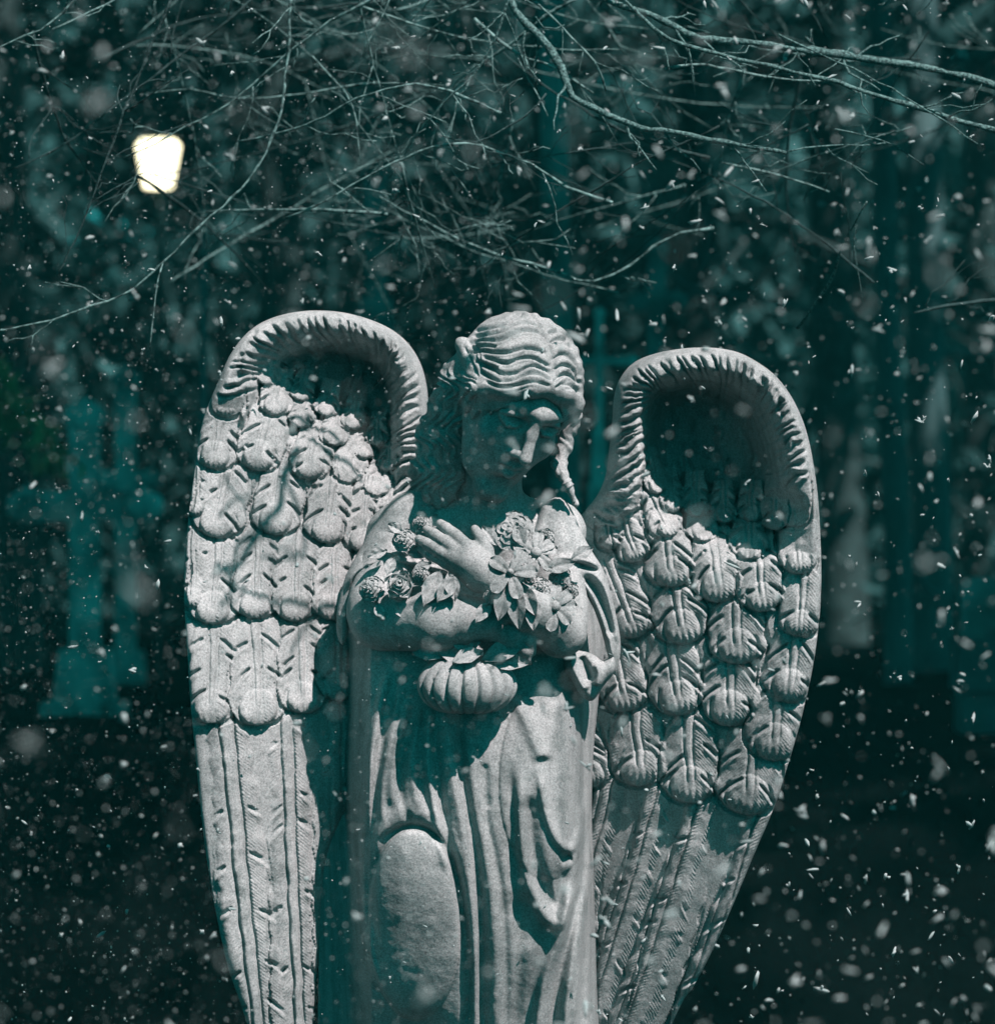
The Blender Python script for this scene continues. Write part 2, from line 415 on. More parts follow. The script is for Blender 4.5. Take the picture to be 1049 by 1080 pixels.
def wl_height(X, Y, sd, arc):
    base = wl_base(X, Y)
    H = base.copy()-3
    hs, _, _, _, _ = signed(X, Y, HL)
    hs = hs+fbm(X, Y, 24)*9*sm(400, 440, Y); hd = 112*sm(-6-22*sm(400, 440, Y)*sm(425, 400, X), 34+14*sm(400, 440, Y), hs)*(1-.35*sm(330, 270, X)); H -= hd
    # leading edge roll
    dr, ar, _, tr, _, _ = polydist(X, Y, WLrim)
    H += 34*np.sqrt(np.clip(1-(dr/25)**2, 0, 1))*sm(0, 90, ar)*sm(0, 80, tr-ar)
    rim_ribs(H, X, Y, sd, np.where((Y < 620), arc, -999), AL0, AL1, 0, 11, sp=11.5, depth=8.5, inner=50, outer=5, slant=.3)
    down_marks(H, X, Y, HL, 130, 5, (-.35, 1), 6.0)
    bh = base-.62*hd
    F = lambda *a, **k: feather(H, X, Y, base, *a, **k)
    FH = lambda *a, **k: feather(H, X, Y, bh, *a, **k)
    # long flight feathers
    F((238, 700), (294, 1250), 31, -3, 3, knob=False, notches=8, bulge=9, tilt=2, seed=31, bend=-3, shaft=.2)
    F((300, 700), (324, 1250), 28, -4, 1, knob=False, notches=8, bulge=9, tilt=2, seed=32, bend=-1, shaft=.18)
    F((352, 660), (358, 1150), 26, -5, -1, knob=False, notches=9, bulge=7, tilt=4, seed=34, shaft=.2)
    F((395, 640), (380, 1000), 24, -5, -2, knob=False, notches=7, bulge=6, tilt=4, seed=35, shaft=.2)
    rows = [  # root, tip, width
        [((230, 640), (228, 760), 26), ((270, 636), (276, 763), 27), ((316, 630), (321, 752), 24), ((356, 630), (358, 740), 22), ((395, 610), (392, 720), 22)],
        [((208, 540), (206, 640), 15), ((236, 545), (226, 657), 25), ((275, 540), (270, 652), 22), ((316, 540), (311, 656), 23), ((352, 545), (350, 655), 20), ((392, 540), (388, 640), 20)],
        [((212, 470), (208, 545), 14), ((246, 462), (229, 567), 25), ((300, 470), (288, 564), 24), ((352, 478), (341, 573), 23), ((388, 500), (377, 582), 18), ((412, 500), (405, 570), 14)],
        [((238, 408), (227, 495), 21), ((285, 422), (270, 496), 23), ((332, 440), (323, 505), 21), ((372, 452), (362, 508), 17), ((402, 470), (393, 522), 14)],
        [((243, 385), (238, 440), 16), ((292, 385), (288, 437), 17), ((318, 412), (313, 450), 13), ((352, 425), (347, 468), 15), ((384, 450), (380, 482), 11)],
        [((318, 385), (312, 420), 12), ((345, 395), (338, 436), 13), ((372, 410), (366, 450), 12), ((396, 430), (392, 468), 11), ((408, 460), (404, 496), 10), ((283, 375), (276, 404), 11)]]
    for i, rw in enumerate(rows):
        for j, (a, b, w) in enumerate(rw): (F if i < 3 else FH)(a, b, w*1.08, seed=100+i*10+j, lift1=7.5, notches=2 if j % 2 else 3)
    H += fbm(X, Y, 30)*1.5
    return H
WLrim = catmull([(222, 470), (238, 425), (252, 385), (272, 360), (295, 348), (325, 341), (360, 342), (390, 352), (412, 368), (426, 388), (431, 415), (432, 445), (428, 475), (420, 500), (418, 540)], 6)
def arc_of(poly, p):
    pts = np.vstack([poly, poly[:1]]); _, a, _, _, _, _ = polydist(np.array([p[0]]), np.array([p[1]]), pts); return float(a[0])
AL0, AL1 = arc_of(WL, (225, 415)), arc_of(WL, (440, 520))
hf_object('wing', WL, np.concatenate([np.arange(320, 1092, 1.0), np.arange(1092, 1245, 6.)]), np.arange(192, 456, 1.0),
          wl_height, lambda X, Y, sd: wl_base(X, Y)-20-118*sm(-16, 22, signed(X, Y, HL)[0]), STONE, statue, edge=11)

# --- wing on the viewer's right
WR = catmull([(600, 1240), (604, 1100), (606, 900), (600, 760), (598, 640), (606, 560), (618, 540), (632, 522), (641, 500), (645, 470), (648, 440), (650, 415), (657, 395),
              (673, 378), (702, 368), (740, 364), (775, 368), (800, 380), (822, 398), (840, 425), (853, 460), (862, 510), (866, 560), (867, 620), (862, 680),
              (851, 740), (838, 790), (820, 850), (800, 900), (776, 960), (755, 1010), (735, 1050), (716, 1084), (650, 1240)], 4)
HR = catmull([(676, 440), (686, 408), (712, 395), (745, 391), (782, 398), (808, 418), (822, 455), (830, 505), (832, 556), (806, 572), (764, 570), (728, 556), (700, 534), (682, 500), (676, 440)], 5)[:-1]
def wr_base(X, Y):
    b = -112+.42*(X-600)+.10*(np.minimum(Y, 640)-600)
    b -= 9*((X-735)/120)**2
    b -= .00018*np.clip(Y-600, 0, 400)**2+.144*np.clip(Y-1000, 0, None)
    b += 12*sm(560, 400, Y)
    return b
WRrim = catmull([(622, 560), (640, 545), (654, 515), (660, 480), (664, 445), (668, 415), (682, 396), (708, 386), (740, 382), (770, 386), (794, 397), (812, 415), (827, 440), (838, 475), (846, 520), (850, 570), (850, 640)], 6)
AR0, AR1 = arc_of(WR, (612, 548)), arc_of(WR, (858, 500))
def wr_height(X, Y, sd, arc):
    base = wr_base(X, Y); H = base.copy()-3
    hs, _, _, _, _ = signed(X, Y, HR)
    hs = hs+fbm(X, Y, 24)*9*sm(470, 510, Y); hd = 125*sm(-6-22*sm(500, 540, Y), 34+14*sm(500, 540, Y), hs); H -= hd
    dr, ar, _, tr, _, _ = polydist(X, Y, WRrim)
    H += 34*np.sqrt(np.clip(1-(dr/25)**2, 0, 1))*sm(0, 60, ar)*sm(0, 160, tr-ar)
    rim_ribs(H, X, Y, sd, np.where((Y < 640), arc, -999), AR0, AR1, 0, 12, sp=10, depth=7.5, inner=48, outer=5, slant=.3, flip=1)
    down_marks(H, X, Y, HR, 150, 9, (0.05, 1), 5.0)
    bh = base-.62*hd
    F = lambda *a, **k: feather(H, X, Y, base, *a, **k)
    FH = lambda *a, **k: feather(H, X, Y, bh, *a, **k)
    F((838, 780), (684, 1250), 36, -5, -2, knob=False, notches=8, bulge=8, tilt=-8, seed=60, bend=10, shaft=.13, off=-.62)
    F((766, 790), (628, 1230), 30, -4, -1, knob=False, notches=8, bulge=8, tilt=-8, seed=61, bend=5, shaft=.16, off=-.55)
    F((716, 790), (590, 1230), 26, -3, 0, knob=False, notches=8, bulge=8, tilt=-8, seed=62, bend=3, shaft=.17, off=-.5)
    F((664, 780), (560, 1200), 26, -2, 1, knob=False, notches=8, bulge=8, tilt=-8, seed=63, shaft=.16, off=-.3)
    F((626, 780), (600, 1200), 22, -3, -1, knob=False, notches=8, bulge=7, tilt=-3, seed=64, shaft=.16)
    rows = [
        [((603, 735), (629, 837), 20), ((670, 725), (679, 834), 27), ((728, 735), (730, 851), 28), ((800, 750), (788, 862), 30)],
        [((640, 640), (664, 754), 24), ((706, 650), (719, 757), 26), ((774, 660), (770, 768), 27), ((826, 700), (816, 804), 28)],
        [((640, 580), (673, 675), 23), ((708, 585), (724, 681), 26), ((778, 600), (779, 702), 27), ((846, 640), (830, 742), 25)],
        [((700, 520), (712, 620), 23), ((753, 545), (760, 636), 24), ((800, 555), (805, 646), 22), ((850, 575), (843, 672), 20)],
        [((640, 530), (648, 580), 13), ((655, 535), (675, 593), 15), ((683, 505), (712, 565), 17), ((744, 520), (745, 571), 16), ((795, 530), (792, 590), 18), ((846, 490), (842, 606), 17)],
        [((840, 450), (838, 556), 14)],
        [((708, 490), (716, 540), 13), ((738, 495), (740, 545), 13), ((768, 505), (769, 552), 13), ((798, 505), (797, 550), 13), ((822, 500), (820, 560), 12), ((690, 470), (698, 520), 12)]]
    for i, rw in enumerate(rows):
        for j, (a, b, w) in enumerate(rw): (F if i < 3 else FH)(a, b, w*1.12, seed=200+i*10+j, lift1=7.0, notches=2 if j % 2 else 3)
    H += fbm(X, Y, 30)*1.5
    return H
hf_object('wing', WR, np.concatenate([np.arange(360, 1092, 1.0), np.arange(1092, 1245, 6.)]), np.arange(594, 874, 1.0),
          wr_height, lambda X, Y, sd: wr_base(X, Y)-20-130*sm(-16, 22, signed(X, Y, HR)[0]), STONE, statue, edge=11)

# ------------------------------------------------------------------ robe
ROBE = catmull([(326, 1800), (326, 1300), (330, 1000), (330, 900), (333, 800), (341, 720), (352, 650), (366, 600), (386, 566), (420, 548), (480, 545), (545, 548), (590, 552),
                (622, 580), (636, 620), (642, 680), (634, 740), (628, 800), (626, 860), (628, 920), (630, 1000), (634, 1100), (650, 1300), (664, 1800)], 6)
def robe_height(X, Y, sd, arc):
    c = 480+.02*(Y-700); hw = 162
    q = np.clip(np.abs(X-c)/hw, 0, .98)
    front = sum(np.interp(Y+o, [540, 600, 700, 760, 850, 920, 1000, 1080, 1300, 1800], [10, 36, 60, 78, 80, 67, 40, 4, -50, -20]) for o in range(-45, 46, 10))/10
    H = -52+(front+52)*(1-q**3.6)
    G = .85
    st = lambda p, w, a, **k: stroke(H, X, Y, p, w, a*G, **{q: (v*G if q == 'a2' else v) for q, v in k.items()})
    H -= 2.1*np.clip(392-X, 0, None)*sm(600, 700, Y)
    # side cloth, deep vertical folds in the shadowed flank
    for x, w, a in ((340, 5, -6), (352, 6, 2), (364, 5, -9), (374, 6, 2)):
        st([(x+6, 640), (x, 760), (x-2, 900), (x-4, 1000), (x-4, 1200)], w, a)
    # gathered folds under the pumpkin
    G = .42
    st([(412, 700), (398, 760), (390, 820), (383, 900), (384, 960), (392, 1010), (406, 1050)], 4.5, 15, sharp=2.5)
    st([(420, 700), (406, 770), (398, 830), (393, 890), (393, 960), (402, 1000)], 5, -13)
    st([(425, 715), (412, 780), (404, 830), (406, 872)], 4, 7)
    st([(440, 740), (424, 800), (426, 840), (438, 872)], 4.5, -12, a2=-7)
    st([(432, 735), (416, 800), (415, 850)], 5, 8)
    st([(450, 740), (444, 800), (452, 845), (464, 870)], 4.5, -13, a2=-7)
    st([(446, 740), (436, 800), (442, 850)], 5, 9)
    st([(458, 730), (460, 790), (470, 860), (484, 930), (492, 1000), (492, 1110)], 5, -19, sharp=2.2)
    st([(456, 735), (453, 800), (461, 860), (474, 920)], 5, 11)
    st([(470, 730), (474, 790), (486, 860), (496, 930), (500, 1000), (501, 1110)], 6, 12)
    st([(482, 740), (490, 820), (503, 900), (509, 1000), (509, 1110)], 5.5, -18)
    st([(492, 750), (500, 850), (516, 930), (522, 1010), (522, 1110)], 7, 9)
    st([(505, 780), (512, 850), (528, 930), (534, 1010), (533, 1110)], 4, -6)
    st([(512, 800), (515, 850)], 3.5, -6)
    G = .85
    # knee pushing through the cloth
    e = np.sqrt(((X-438)/49)**2+((Y-972-.0*X)/104)**2)
    H += 15*np.sqrt(np.clip(1-e**2.6, 0, 1))
    H -= 4*np.exp(-((e-1.03)/.045)**2)*sm(990, 890, Y)
    H += 4*np.exp(-((e-1.18)/.10)**2)*sm(985, 880, Y)
    st([(399, 892), (408, 878), (425, 869), (445, 869), (462, 878), (474, 894)], 3.2, -8, taper=.25)
    H -= 14*np.exp(-((X-440)/34)**2-((Y-1086)/16)**2)
    # thigh panel and looping folds on the right
    G = .52
    t = np.sqrt(((X-578)/52)**2+((Y-820)/105)**2)
    H += 10*np.sqrt(np.clip(1-t**2, 0, 1))
    st([(546, 800), (549, 850), (552, 900), (562, 940), (578, 967), (590, 970), (598, 940), (606, 905), (614, 870), (619, 820)], 6.0, 16, a2=9, sharp=2.6)
    st([(556, 830), (560, 880), (570, 925), (585, 950), (593, 930), (600, 905)], 9, -18)
    st([(568, 800), (574, 845), (585, 878), (600, 893), (609, 880), (614, 850), (612, 805), (603, 765)], 5.0, 13, sharp=2.6)
    st([(590, 905), (602, 900)], 6, -12)
    st([(620, 760), (624, 820), (622, 880), (614, 940)], 6, -14)
    st([(538, 790), (540, 860), (544, 930), (548, 1000), (540, 1110)], 8, -10)
    st([(548, 930), (560, 975), (575, 1000), (560, 1060), (548, 1110)], 16, -13)
    G = .85; st([(604, 930), (590, 985), (574, 1030), (562, 1110)], 6, 13)
    st([(612, 930), (600, 985), (588, 1040), (580, 1110)], 4.5, -9)
    st([(618, 930), (608, 990), (599, 1050), (594, 1110)], 5, 10)
    st([(626, 950), (618, 1010), (612, 1110)], 5, -9)
    G = 1.1; st([(622, 700), (618, 760), (617, 800), (614, 860)], 4, -10); st([(628, 700), (624, 800), (621, 900), (612, 1000), (602, 1110)], 3.5, 7); st([(632, 740), (630, 850), (628, 940), (622, 1110)], 3.5, -9)
    # upper body cloth wrinkles
    st([(540, 730), (556, 760), (572, 800)], 7, 5); st([(588, 735), (580, 770), (575, 800)], 6, 4)
    H += fbm(X, Y, 34)*1.2+fbm(X, Y, 8)*.5
    return H
hf_object('robe', ROBE, np.concatenate([np.arange(544, 1092, 1.2), np.arange(1092, 1802, 12.)]), np.arange(322, 668, 1.2), robe_height,
          lambda X, Y, sd: -175-20*sm(0, 90, sd), STONE, statue, edge=34)

# ------------------------------------------------------------------ head frame
def rotm(ax, a):
    c, s = math.cos(a), math.sin(a)
    return {'x': np.array([[1, 0, 0], [0, c, -s], [0, s, c]]), 'y': np.array([[c, 0, s], [0, 1, 0], [-s, 0, c]]), 'z': np.array([[c, -s, 0], [s, c, 0], [0, 0, 1]])}[ax]
HR_ = rotm('z', R(-15)) @ rotm('y', R(26)) @ rotm('x', R(27))     # local x right, y up, z to the face
HC = np.array([541., 422., 60.])
FLIP = np.diag([1., -1., 1.])
def hp(x, y, z): return HC + FLIP @ (HR_ @ np.array([x, y, z], float))
HM = FLIP @ HR_

# ------------------------------------------------------------------ body
def build_body():
    hq = lambda x, y, z: hp(x, y+8-.05*abs(y), z)
    f = Field((345, 330, -75), (650, 735, 185), 1.5)
    # torso, shoulders, neck
    f.ell((503, 620, -12), (92, 110, 50), k=10)
    f.cap((424, 560, -8), (586, 558, -8), 30, 30, k=20)
    f.cap((512, 548, -4), (522, 470, 22), 36, 31, k=14)
    f.cap((470, 560, 12), (545, 560, 12), 22, 22, k=20)
    # head
    f.ell(hp(0, 16, -4), (55, 66, 70), HM, k=6)
    f.ell(hp(0, -32, 22), (39, 58, 46), HM, k=14)
    f.cap(hp(-7, -84, 48), hp(7, -84, 48), 13, k=10)
    for s in (-1, 1):
        f.cap(hp(s*36, -18, 4), hp(s*21, -68, 30), 13, 11, k=14)
        f.ell(hq(s*27, -28, 45), (17, 17, 12), HM, k=12)
        f.ell(hq(s*23, -1, 68), (17, 11, 14), HM, k=6, op='sub')
        f.ell(hq(s*22, -3, 53), (12, 8.5, 9), HM, k=2)
        f.chain([hq(s*10, -3, 60), hq(s*17, -7.5, 63), hq(s*25, -8, 62.5), hq(s*33, -4, 56)], [1.8, 2.4, 2.4, 1.8], k=1.5); f.chain([hq(s*10, 3, 60), hq(s*18, 7, 64), hq(s*27, 6, 62), hq(s*35, 0, 54)], [1.6, 2.6, 2.6, 1.6], k=2)
        f.chain([hq(s*7, 12, 65), hq(s*20, 16, 62), hq(s*38, 9, 50)], [3.5, 4, 3], k=6)
        f.cap(hq(s*7, -33, 70), hq(s*7, -34, 64), 4.2, 5, k=4)
    f.ell(hq(3, 15, 64), (14, 9, 11), HM, k=9)
    f.chain([hq(0, 14, 68), hq(0, -8, 73), hq(0, -29, 85)], [5, 5.2, 6.4], k=5)
    f.cap(hq(-5, -30, 76), hq(5, -30, 76), 4, k=4)
    f.chain([hq(-14, -50, 58), hq(-5, -47.5, 65), hq(0, -49, 66), hq(5, -47.5, 65), hq(14, -50, 58)], [2.4, 4.6, 4.0, 4.6, 2.4], k=2)
    f.chain([hq(-12, -53, 58), hq(0, -57, 65), hq(12, -53, 58)], [2.6, 6, 2.6], k=2)
    f.cap(hq(-13, -52, 64), hq(13, -52, 64), 1.7, k=1.2, op='sub')
    f.ell(hq(0, -68, 62), (14, 4, 6), HM, k=5, op='sub')
    # arm on the viewer's left: upper arm down, forearm across the waist
    f.cap((418, 566, 2), (402, 640, 42), 32, 35, k=12)
    f.cap((405, 649, 52), (462, 651, 92), 36, 33, k=8)
    f.cap((462, 651, 92), (512, 652, 104), 33, 22, k=8)
    # its hand, closed over the leaves
    f.cap((515, 655, 100), (540, 668, 100), 17, 15, k=6)
    for i, (a, b, c) in enumerate([((540, 655, 104), (556, 664, 104), (560, 676, 98)), ((543, 664, 106), (558, 674, 104), (560, 685, 98)),
                                   ((542, 673, 104), (554, 684, 102), (555, 694, 96)), ((536, 680, 102), (546, 690, 98), (546, 698, 92))]):
        f.chain([a, b, c], [6.2, 5.6, 4.6], k=2.5)
    f.chain([(528, 650, 112), (541, 648, 118), (551, 656, 118)], [6.5, 6, 5], k=3)
    # arm on the viewer's right: elbow low, forearm rising to the heart
    f.cap((586, 566, 2), (592, 648, 54), 29, 27, k=12)
    f.cap((590, 664, 66), (560, 640, 104), 28, 23, k=8)
    f.cap((560, 640, 104), (528, 615, 122), 23, 16, k=8)
    f.cap((528, 615, 122), (500, 596, 116), 15.5, 17, k=8)
    f.cap((505, 608, 112), (482, 588, 104), 15, 12, k=8)
    f.cap((512, 596, 112), (496, 580, 104), 13, 11, k=8)
    kn = [((493, 604, 106), (470, 592, 98), (455, 584, 88), (446, 579, 78)), ((489, 596, 110), (466, 581, 101), (452, 573, 90), (443, 568, 79)),
          ((491, 587, 110), (472, 572, 101), (459, 563, 90), (451, 558, 79)), ((497, 579, 107), (482, 565, 99), (472, 557, 88), (465, 552, 78))]
    for c in kn: f.chain(c, [7.5, 6.3, 5.6, 4.4], k=1.8)
    f.chain([(518, 594, 112), (514, 580, 108), (507, 567, 101), (501, 558, 94)], [7, 6.2, 5.6, 4.4], k=3)
    def disp(V, N):
        return fbm(V[:, 0], V[:, 1], 13)*.9+fbm(V[:, 0]+50, V[:, 1], 40)*1.2
    return link_field('body', f, STONE, statue, disp)
build_body()

# ------------------------------------------------------------------ hair
def build_hair():
    f = Field((425, 318, -70), (640, 560, 160), 1.25)
    f.ell(hp(0, 20, -8), (66, 69, 76), HM, k=4)
    f.chain([hp(-60, 12, 26), hp(-44, 32, 49), hp(-18, 48, 60), hp(0, 52, 57), hp(18, 49, 57), hp(44, 33, 42), hp(60, 12, 22)], [6, 7, 7.5, 6, 7.5, 7, 6], k=12)
    f.ell(hp(0, -36, 64), (46, 76, 61), HM, k=4, op='sub')
    f.cap(hp(1, 30, 78), hp(1, 46, 74), 5, 3, k=5, op='sub')
    # side hair, viewer's left: swept back and falling to the shoulder
    f.chain([(497, 374, 80), (484, 400, 62), (478, 430, 46), (470, 462, 34), (462, 495, 26), (452, 524, 22)], [12, 18, 21, 21, 20, 13], k=8)
    f.chain([(498, 400, 62), (494, 430, 40), (484, 470, 28), (474, 505, 24), (466, 528, 22)], [16, 18, 18, 15, 9], k=8)
    f.chain([(470, 420, 30), (458, 460, 20), (448, 500, 14), (440, 522, 10)], [14, 17, 15, 9], k=8)
    f.chain([(488, 366, 78), (497, 380, 90), (505, 398, 96), (509, 410, 94)], [8, 9, 7, 3], k=3)
    # viewer's right: falls behind the cheek
    f.chain([(602, 408, 36), (602, 440, 16), (595, 470, 12), (590, 492, 20), (598, 512, 28), (607, 532, 34)], [10, 10, 8, 6, 5, 3], k=5)
    f.chain([(584, 488, 38), (590, 500, 44), (598, 512, 46), (604, 528, 44)], [4, 5, 5, 3], k=3)
    gl = [  # wavy grooves left of the parting, X,Y
        [(500, 352), (515, 350), (532, 346), (545, 337), (552, 332)],
        [(494, 366), (508, 362), (522, 363), (536, 358), (550, 352), (566, 353), (574, 357)],
        [(490, 375), (506, 373), (522, 376), (538, 375), (552, 371), (566, 373), (578, 377)],
        [(507, 379), (520, 384), (534, 387), (546, 382), (558, 381), (570, 386), (581, 391)],
        [(505, 386), (518, 393), (532, 399), (546, 397), (558, 390), (568, 392), (582, 398)],
        [(503, 392), (514, 400), (528, 406), (543, 403), (556, 398), (569, 399), (582, 405)],
        [(510, 404), (524, 411), (538, 412), (552, 407), (566, 406), (581, 412)], [(498, 358), (512, 357), (526, 354), (540, 347), (556, 344), (568, 348)],
        [(497, 370), (511, 368), (524, 370)], [(500, 383), (512, 388), (526, 393)]]
    gr = [
        [(570, 341), (582, 344), (592, 352), (600, 362)],
        [(578, 366), (586, 361), (595, 362), (604, 372), (609, 386)],
        [(582, 384), (590, 377), (598, 378), (606, 388), (611, 402)],
        [(583, 396), (590, 389), (599, 390), (607, 399), (612, 410)],
        [(584, 405), (591, 399), (600, 399), (608, 408)], [(584, 414), (591, 408), (600, 408), (610, 418)], [(576, 355), (586, 352), (597, 357), (605, 370)], [(566, 336), (578, 337), (590, 344)]]
    part = [(556, 330), (564, 340), (572, 356), (579, 372), (583, 390), (584, 410)]
    def disp(V, N):
        X, Y, d = V.T; H = np.zeros(len(V)); fr = sm(-.15, .25, N[:, 2]); up = ((Y < 436) & (X > 503)) | ((Y < 390) & (X > 488))
        h1 = np.zeros(len(V))
        for g in gl+gr:
            stroke(h1, X, Y, g, 1.7, -4.6, taper=.08)
            stroke(h1, X, Y, [(x, y-5) for x, y in g], 3.0, 1.6, taper=.2)
            if len(g) > 3: stroke(h1, X, Y, [(x+2, y+5.5) for x, y in g[1:-1]], 1.0, -1.1, taper=.3)
        stroke(h1, X, Y, part, 2.2, -3.5, taper=.05)
        H += h1*np.where(up, 1, 0)*fr
        # curls down the sides: winding strands
        ph = (X+10*np.sin(Y*.085+.4)+4*np.sin(Y*.21))*2*math.pi/9.5+fbm(X, Y, 26)*5
        side = np.where(up, 0, 1)*sm(385, 410, Y+(500-X)*.3)
        side = side*(1-.65*sm(575, 590, X))
        H += side*(1.5*np.sin(ph)+.8*np.sin(ph*1.7+Y*.13)+fbm(X, Y, 14)*3)
        back = np.where(N[:, 2] < .2, 1, 0)
        H += back*(1-side)*.5*np.sin((Y+6*np.sin(X*.1))*2*math.pi/11)
        for g in ([(494, 360), (501, 376), (508, 396)], [(489, 366), (496, 382), (505, 402)], [(500, 362), (505, 376), (510, 392)]):
            stroke(H, X, Y, g, 1.4, -2.2)
        return H+fbm(X, Y, 10)*.8
    return link_field('hair', f, STONE, statue, disp)
build_hair()

# ------------------------------------------------------------------ shawl and sleeve
SHL = catmull([(440, 514), (418, 524), (399, 545), (383, 575), (366, 606), (357, 640), (356, 668), (362, 680), (368, 668), (369, 645), (373, 618), (388, 603),
               (415, 598), (448, 600), (476, 606), (470, 590), (452, 575), (462, 556), (462, 534)], 5)
def shl_h(X, Y, sd, arc):
    H = 30+26*sm(540, 620, Y)-.0042*np.clip(430-X, 0, None)**2-26*sm(640, 760, Y)
    H += 8*np.exp(-((X-425)/26)**2-((Y-545)/24)**2)
    st = lambda p, w, a, **k: stroke(H, X, Y, p, w, a, **k)
    st([(384, 598), (402, 586), (425, 582), (450, 588)], 3, 6); st([(380, 590), (398, 579), (420, 575), (446, 580)], 2.6, -6)
    st([(366, 625), (375, 606), (395, 594), (425, 591), (455, 598), (474, 604)], 3.5, 7); st([(395, 575), (410, 566), (426, 568)], 3, -4)
    st([(360, 650), (368, 618), (384, 600)], 3, -4)
    for i in range(14):
        x = 392+70*rng.rand(); y = 578+18*rng.rand()
        st([(x, y), (x+8, y-4*rng.rand()), (x+15, y+4)], 1.8, 3.5*(1 if i % 2 else -1))
    return H+fbm(X, Y, 20)*2
hf_object('shawl', SHL, np.arange(510, 775, 1.2), np.arange(342, 482, 1.2), shl_h, lambda X, Y, sd: shl_h(X, Y, sd, 0)*0+0+20*sm(540, 620, Y)-30*sm(640, 760, Y), STONE, statue, edge=9)

SHR = catmull([(570, 532), (590, 524), (604, 540), (613, 562), (624, 582), (636, 602), (646, 635), (654, 680), (648, 712), (640, 690), (632, 660), (622, 635), (606, 612), (584, 604), (570, 585), (562, 560)], 5)
def shr_h(X, Y, sd, arc):
    H = 34+16*sm(530, 600, Y)-.006*np.clip(X-592, 0, None)**2
    st = lambda p, w, a, **k: stroke(H, X, Y, p, w, a, **k)
    st([(578, 598), (595, 594), (612, 596), (632, 602)], 2.6, -9, sharp=2.4); st([(576, 592), (595, 588), (614, 590), (632, 596)], 3.5, 5)
    st([(602, 606), (618, 618), (630, 640), (640, 668), (646, 700)], 3, 8); st([(612, 606), (626, 622), (636, 645), (644, 672)], 5, -11)
    st([(620, 600), (636, 618), (645, 645), (651, 680)], 2.6, 6)
    H += 6*np.exp(-((X-590)/16)**2-((Y-560)/26)**2)
    return H+fbm(X, Y, 20)*2
hf_object('shawl', SHR, np.arange(520, 716, 1.2), np.arange(558, 660, 1.2), shr_h, lambda X, Y, sd: 8+14*sm(530, 600, Y)-.006*np.clip(X-592, 0, None)**2, STONE, statue, edge=8)

SLV = catmull([(604, 684), (622, 688), (636, 696), (646, 690), (648, 706), (636, 722), (624, 738), (612, 733), (602, 716), (594, 704), (595, 692)], 4)
def slv_h(X, Y, sd, arc):
    H = 46+0*X
    st = lambda p, w, a, **k: stroke(H, X, Y, p, w, a, **k)
    st([(600, 690), (606, 710), (616, 728)], 5, 9); st([(612, 690), (618, 704), (622, 716)], 3.5, -10); st([(626, 698), (630, 708), (628, 722)], 4, 8)
    return H
hf_object('sleeve', SLV, np.arange(680, 742, 1.0), np.arange(590, 652, 1.0), slv_h, lambda X, Y, sd: 14+0*X, STONE, statue, edge=9)

# ------------------------------------------------------------------ pumpkin, leaves and flowers
def frame_pts(V, c, nrm, roll=0):
    """local x,y in the plane, z outwards -> units (X,Y,d)"""
    n = np.array(nrm, float); n /= np.linalg.norm(n)
    up = np.array([0, -1., 0]); a = np.cross(up, n); a /= np.linalg.norm(a)+1e-9
    if a[0] < 0: a = -a
    b = np.cross(n, a);
    if b[1] > 0: b = -b
    ca, sa = math.cos(roll), math.sin(roll)
    V = np.asarray(V, float); x = V[:, 0]*ca-V[:, 1]*sa; y = V[:, 0]*sa+V[:, 1]*ca
    Q = np.array(c, float)+x[:, None]*a+y[:, None]*b+V[:, 2:3]*n
    return Q
def put(name, V, F, c, nrm, roll, parent):
    Q = frame_pts(V, c, nrm, roll); W = to_world(Q[:, 0], Q[:, 1], Q[:, 2])
    return link(name, W, F, STONE, parent)
class Raw:
    def __init__(s): s.v = []; s.f = []; s.n = 0
    def add(s, V, F): s.v.append(np.asarray(V, float)); s.f += [tuple(int(i)+s.n for i in q) for q in F]; s.n += len(V)
def petal(L, w, cup, thick, a, r0=0, z0=0, rise=0.0, nu=10, nv=8, ruff=0.0, point=.5, curl=0.0, groove=0.0, rnd=False):
    V = []
    for sgn in (1, -1):
        for i in range(nu+1):
            u = i/nu; hw = w*math.sin(math.pi*min(1, (u*.92+.05))**point)**.8 if point != 1 else w*math.sin(math.pi*(u*.96+.02))
            if rnd: hw = w*(.25+.75*u**.7)*math.sqrt(max(0, 1-(max(0, u-.45)/.55)**2.2))
            for j in range(nv+1):
                v = j/nv*2-1
                x = v*hw; y = r0+u*L
                z = z0+rise*u+cup*(v*v)*(.4+.6*u)-curl*u*u+ruff*math.sin(v*7+a*3)*u-groove*math.exp(-(v/.16)**2)*(1-u*.5)
                z += groove*.5*math.sin((u*9-abs(v)*2.2)*2)*.5*min(1, abs(v)*3)
                e = math.sqrt(max(0, 1-v*v))*math.sqrt(max(0, math.sin(math.pi*min(1, max(0, u)))))
                z += sgn*thick*e*.5
                V.append((x, y, z))
    m = nv+1; off = (nu+1)*m; F = []
    for i in range(nu):
        for j in range(nv):
            q = (i*m+j, i*m+j+1, (i+1)*m+j+1, (i+1)*m+j); F.append(q); F.append(tuple(off+k for k in q[::-1]))
    V = np.array(V); c, s = math.cos(a), math.sin(a)
    x = V[:, 0]*c+V[:, 1]*s; y = -V[:, 0]*s+V[:, 1]*c
    V[:, 0] = x; V[:, 1] = y
    return V, F
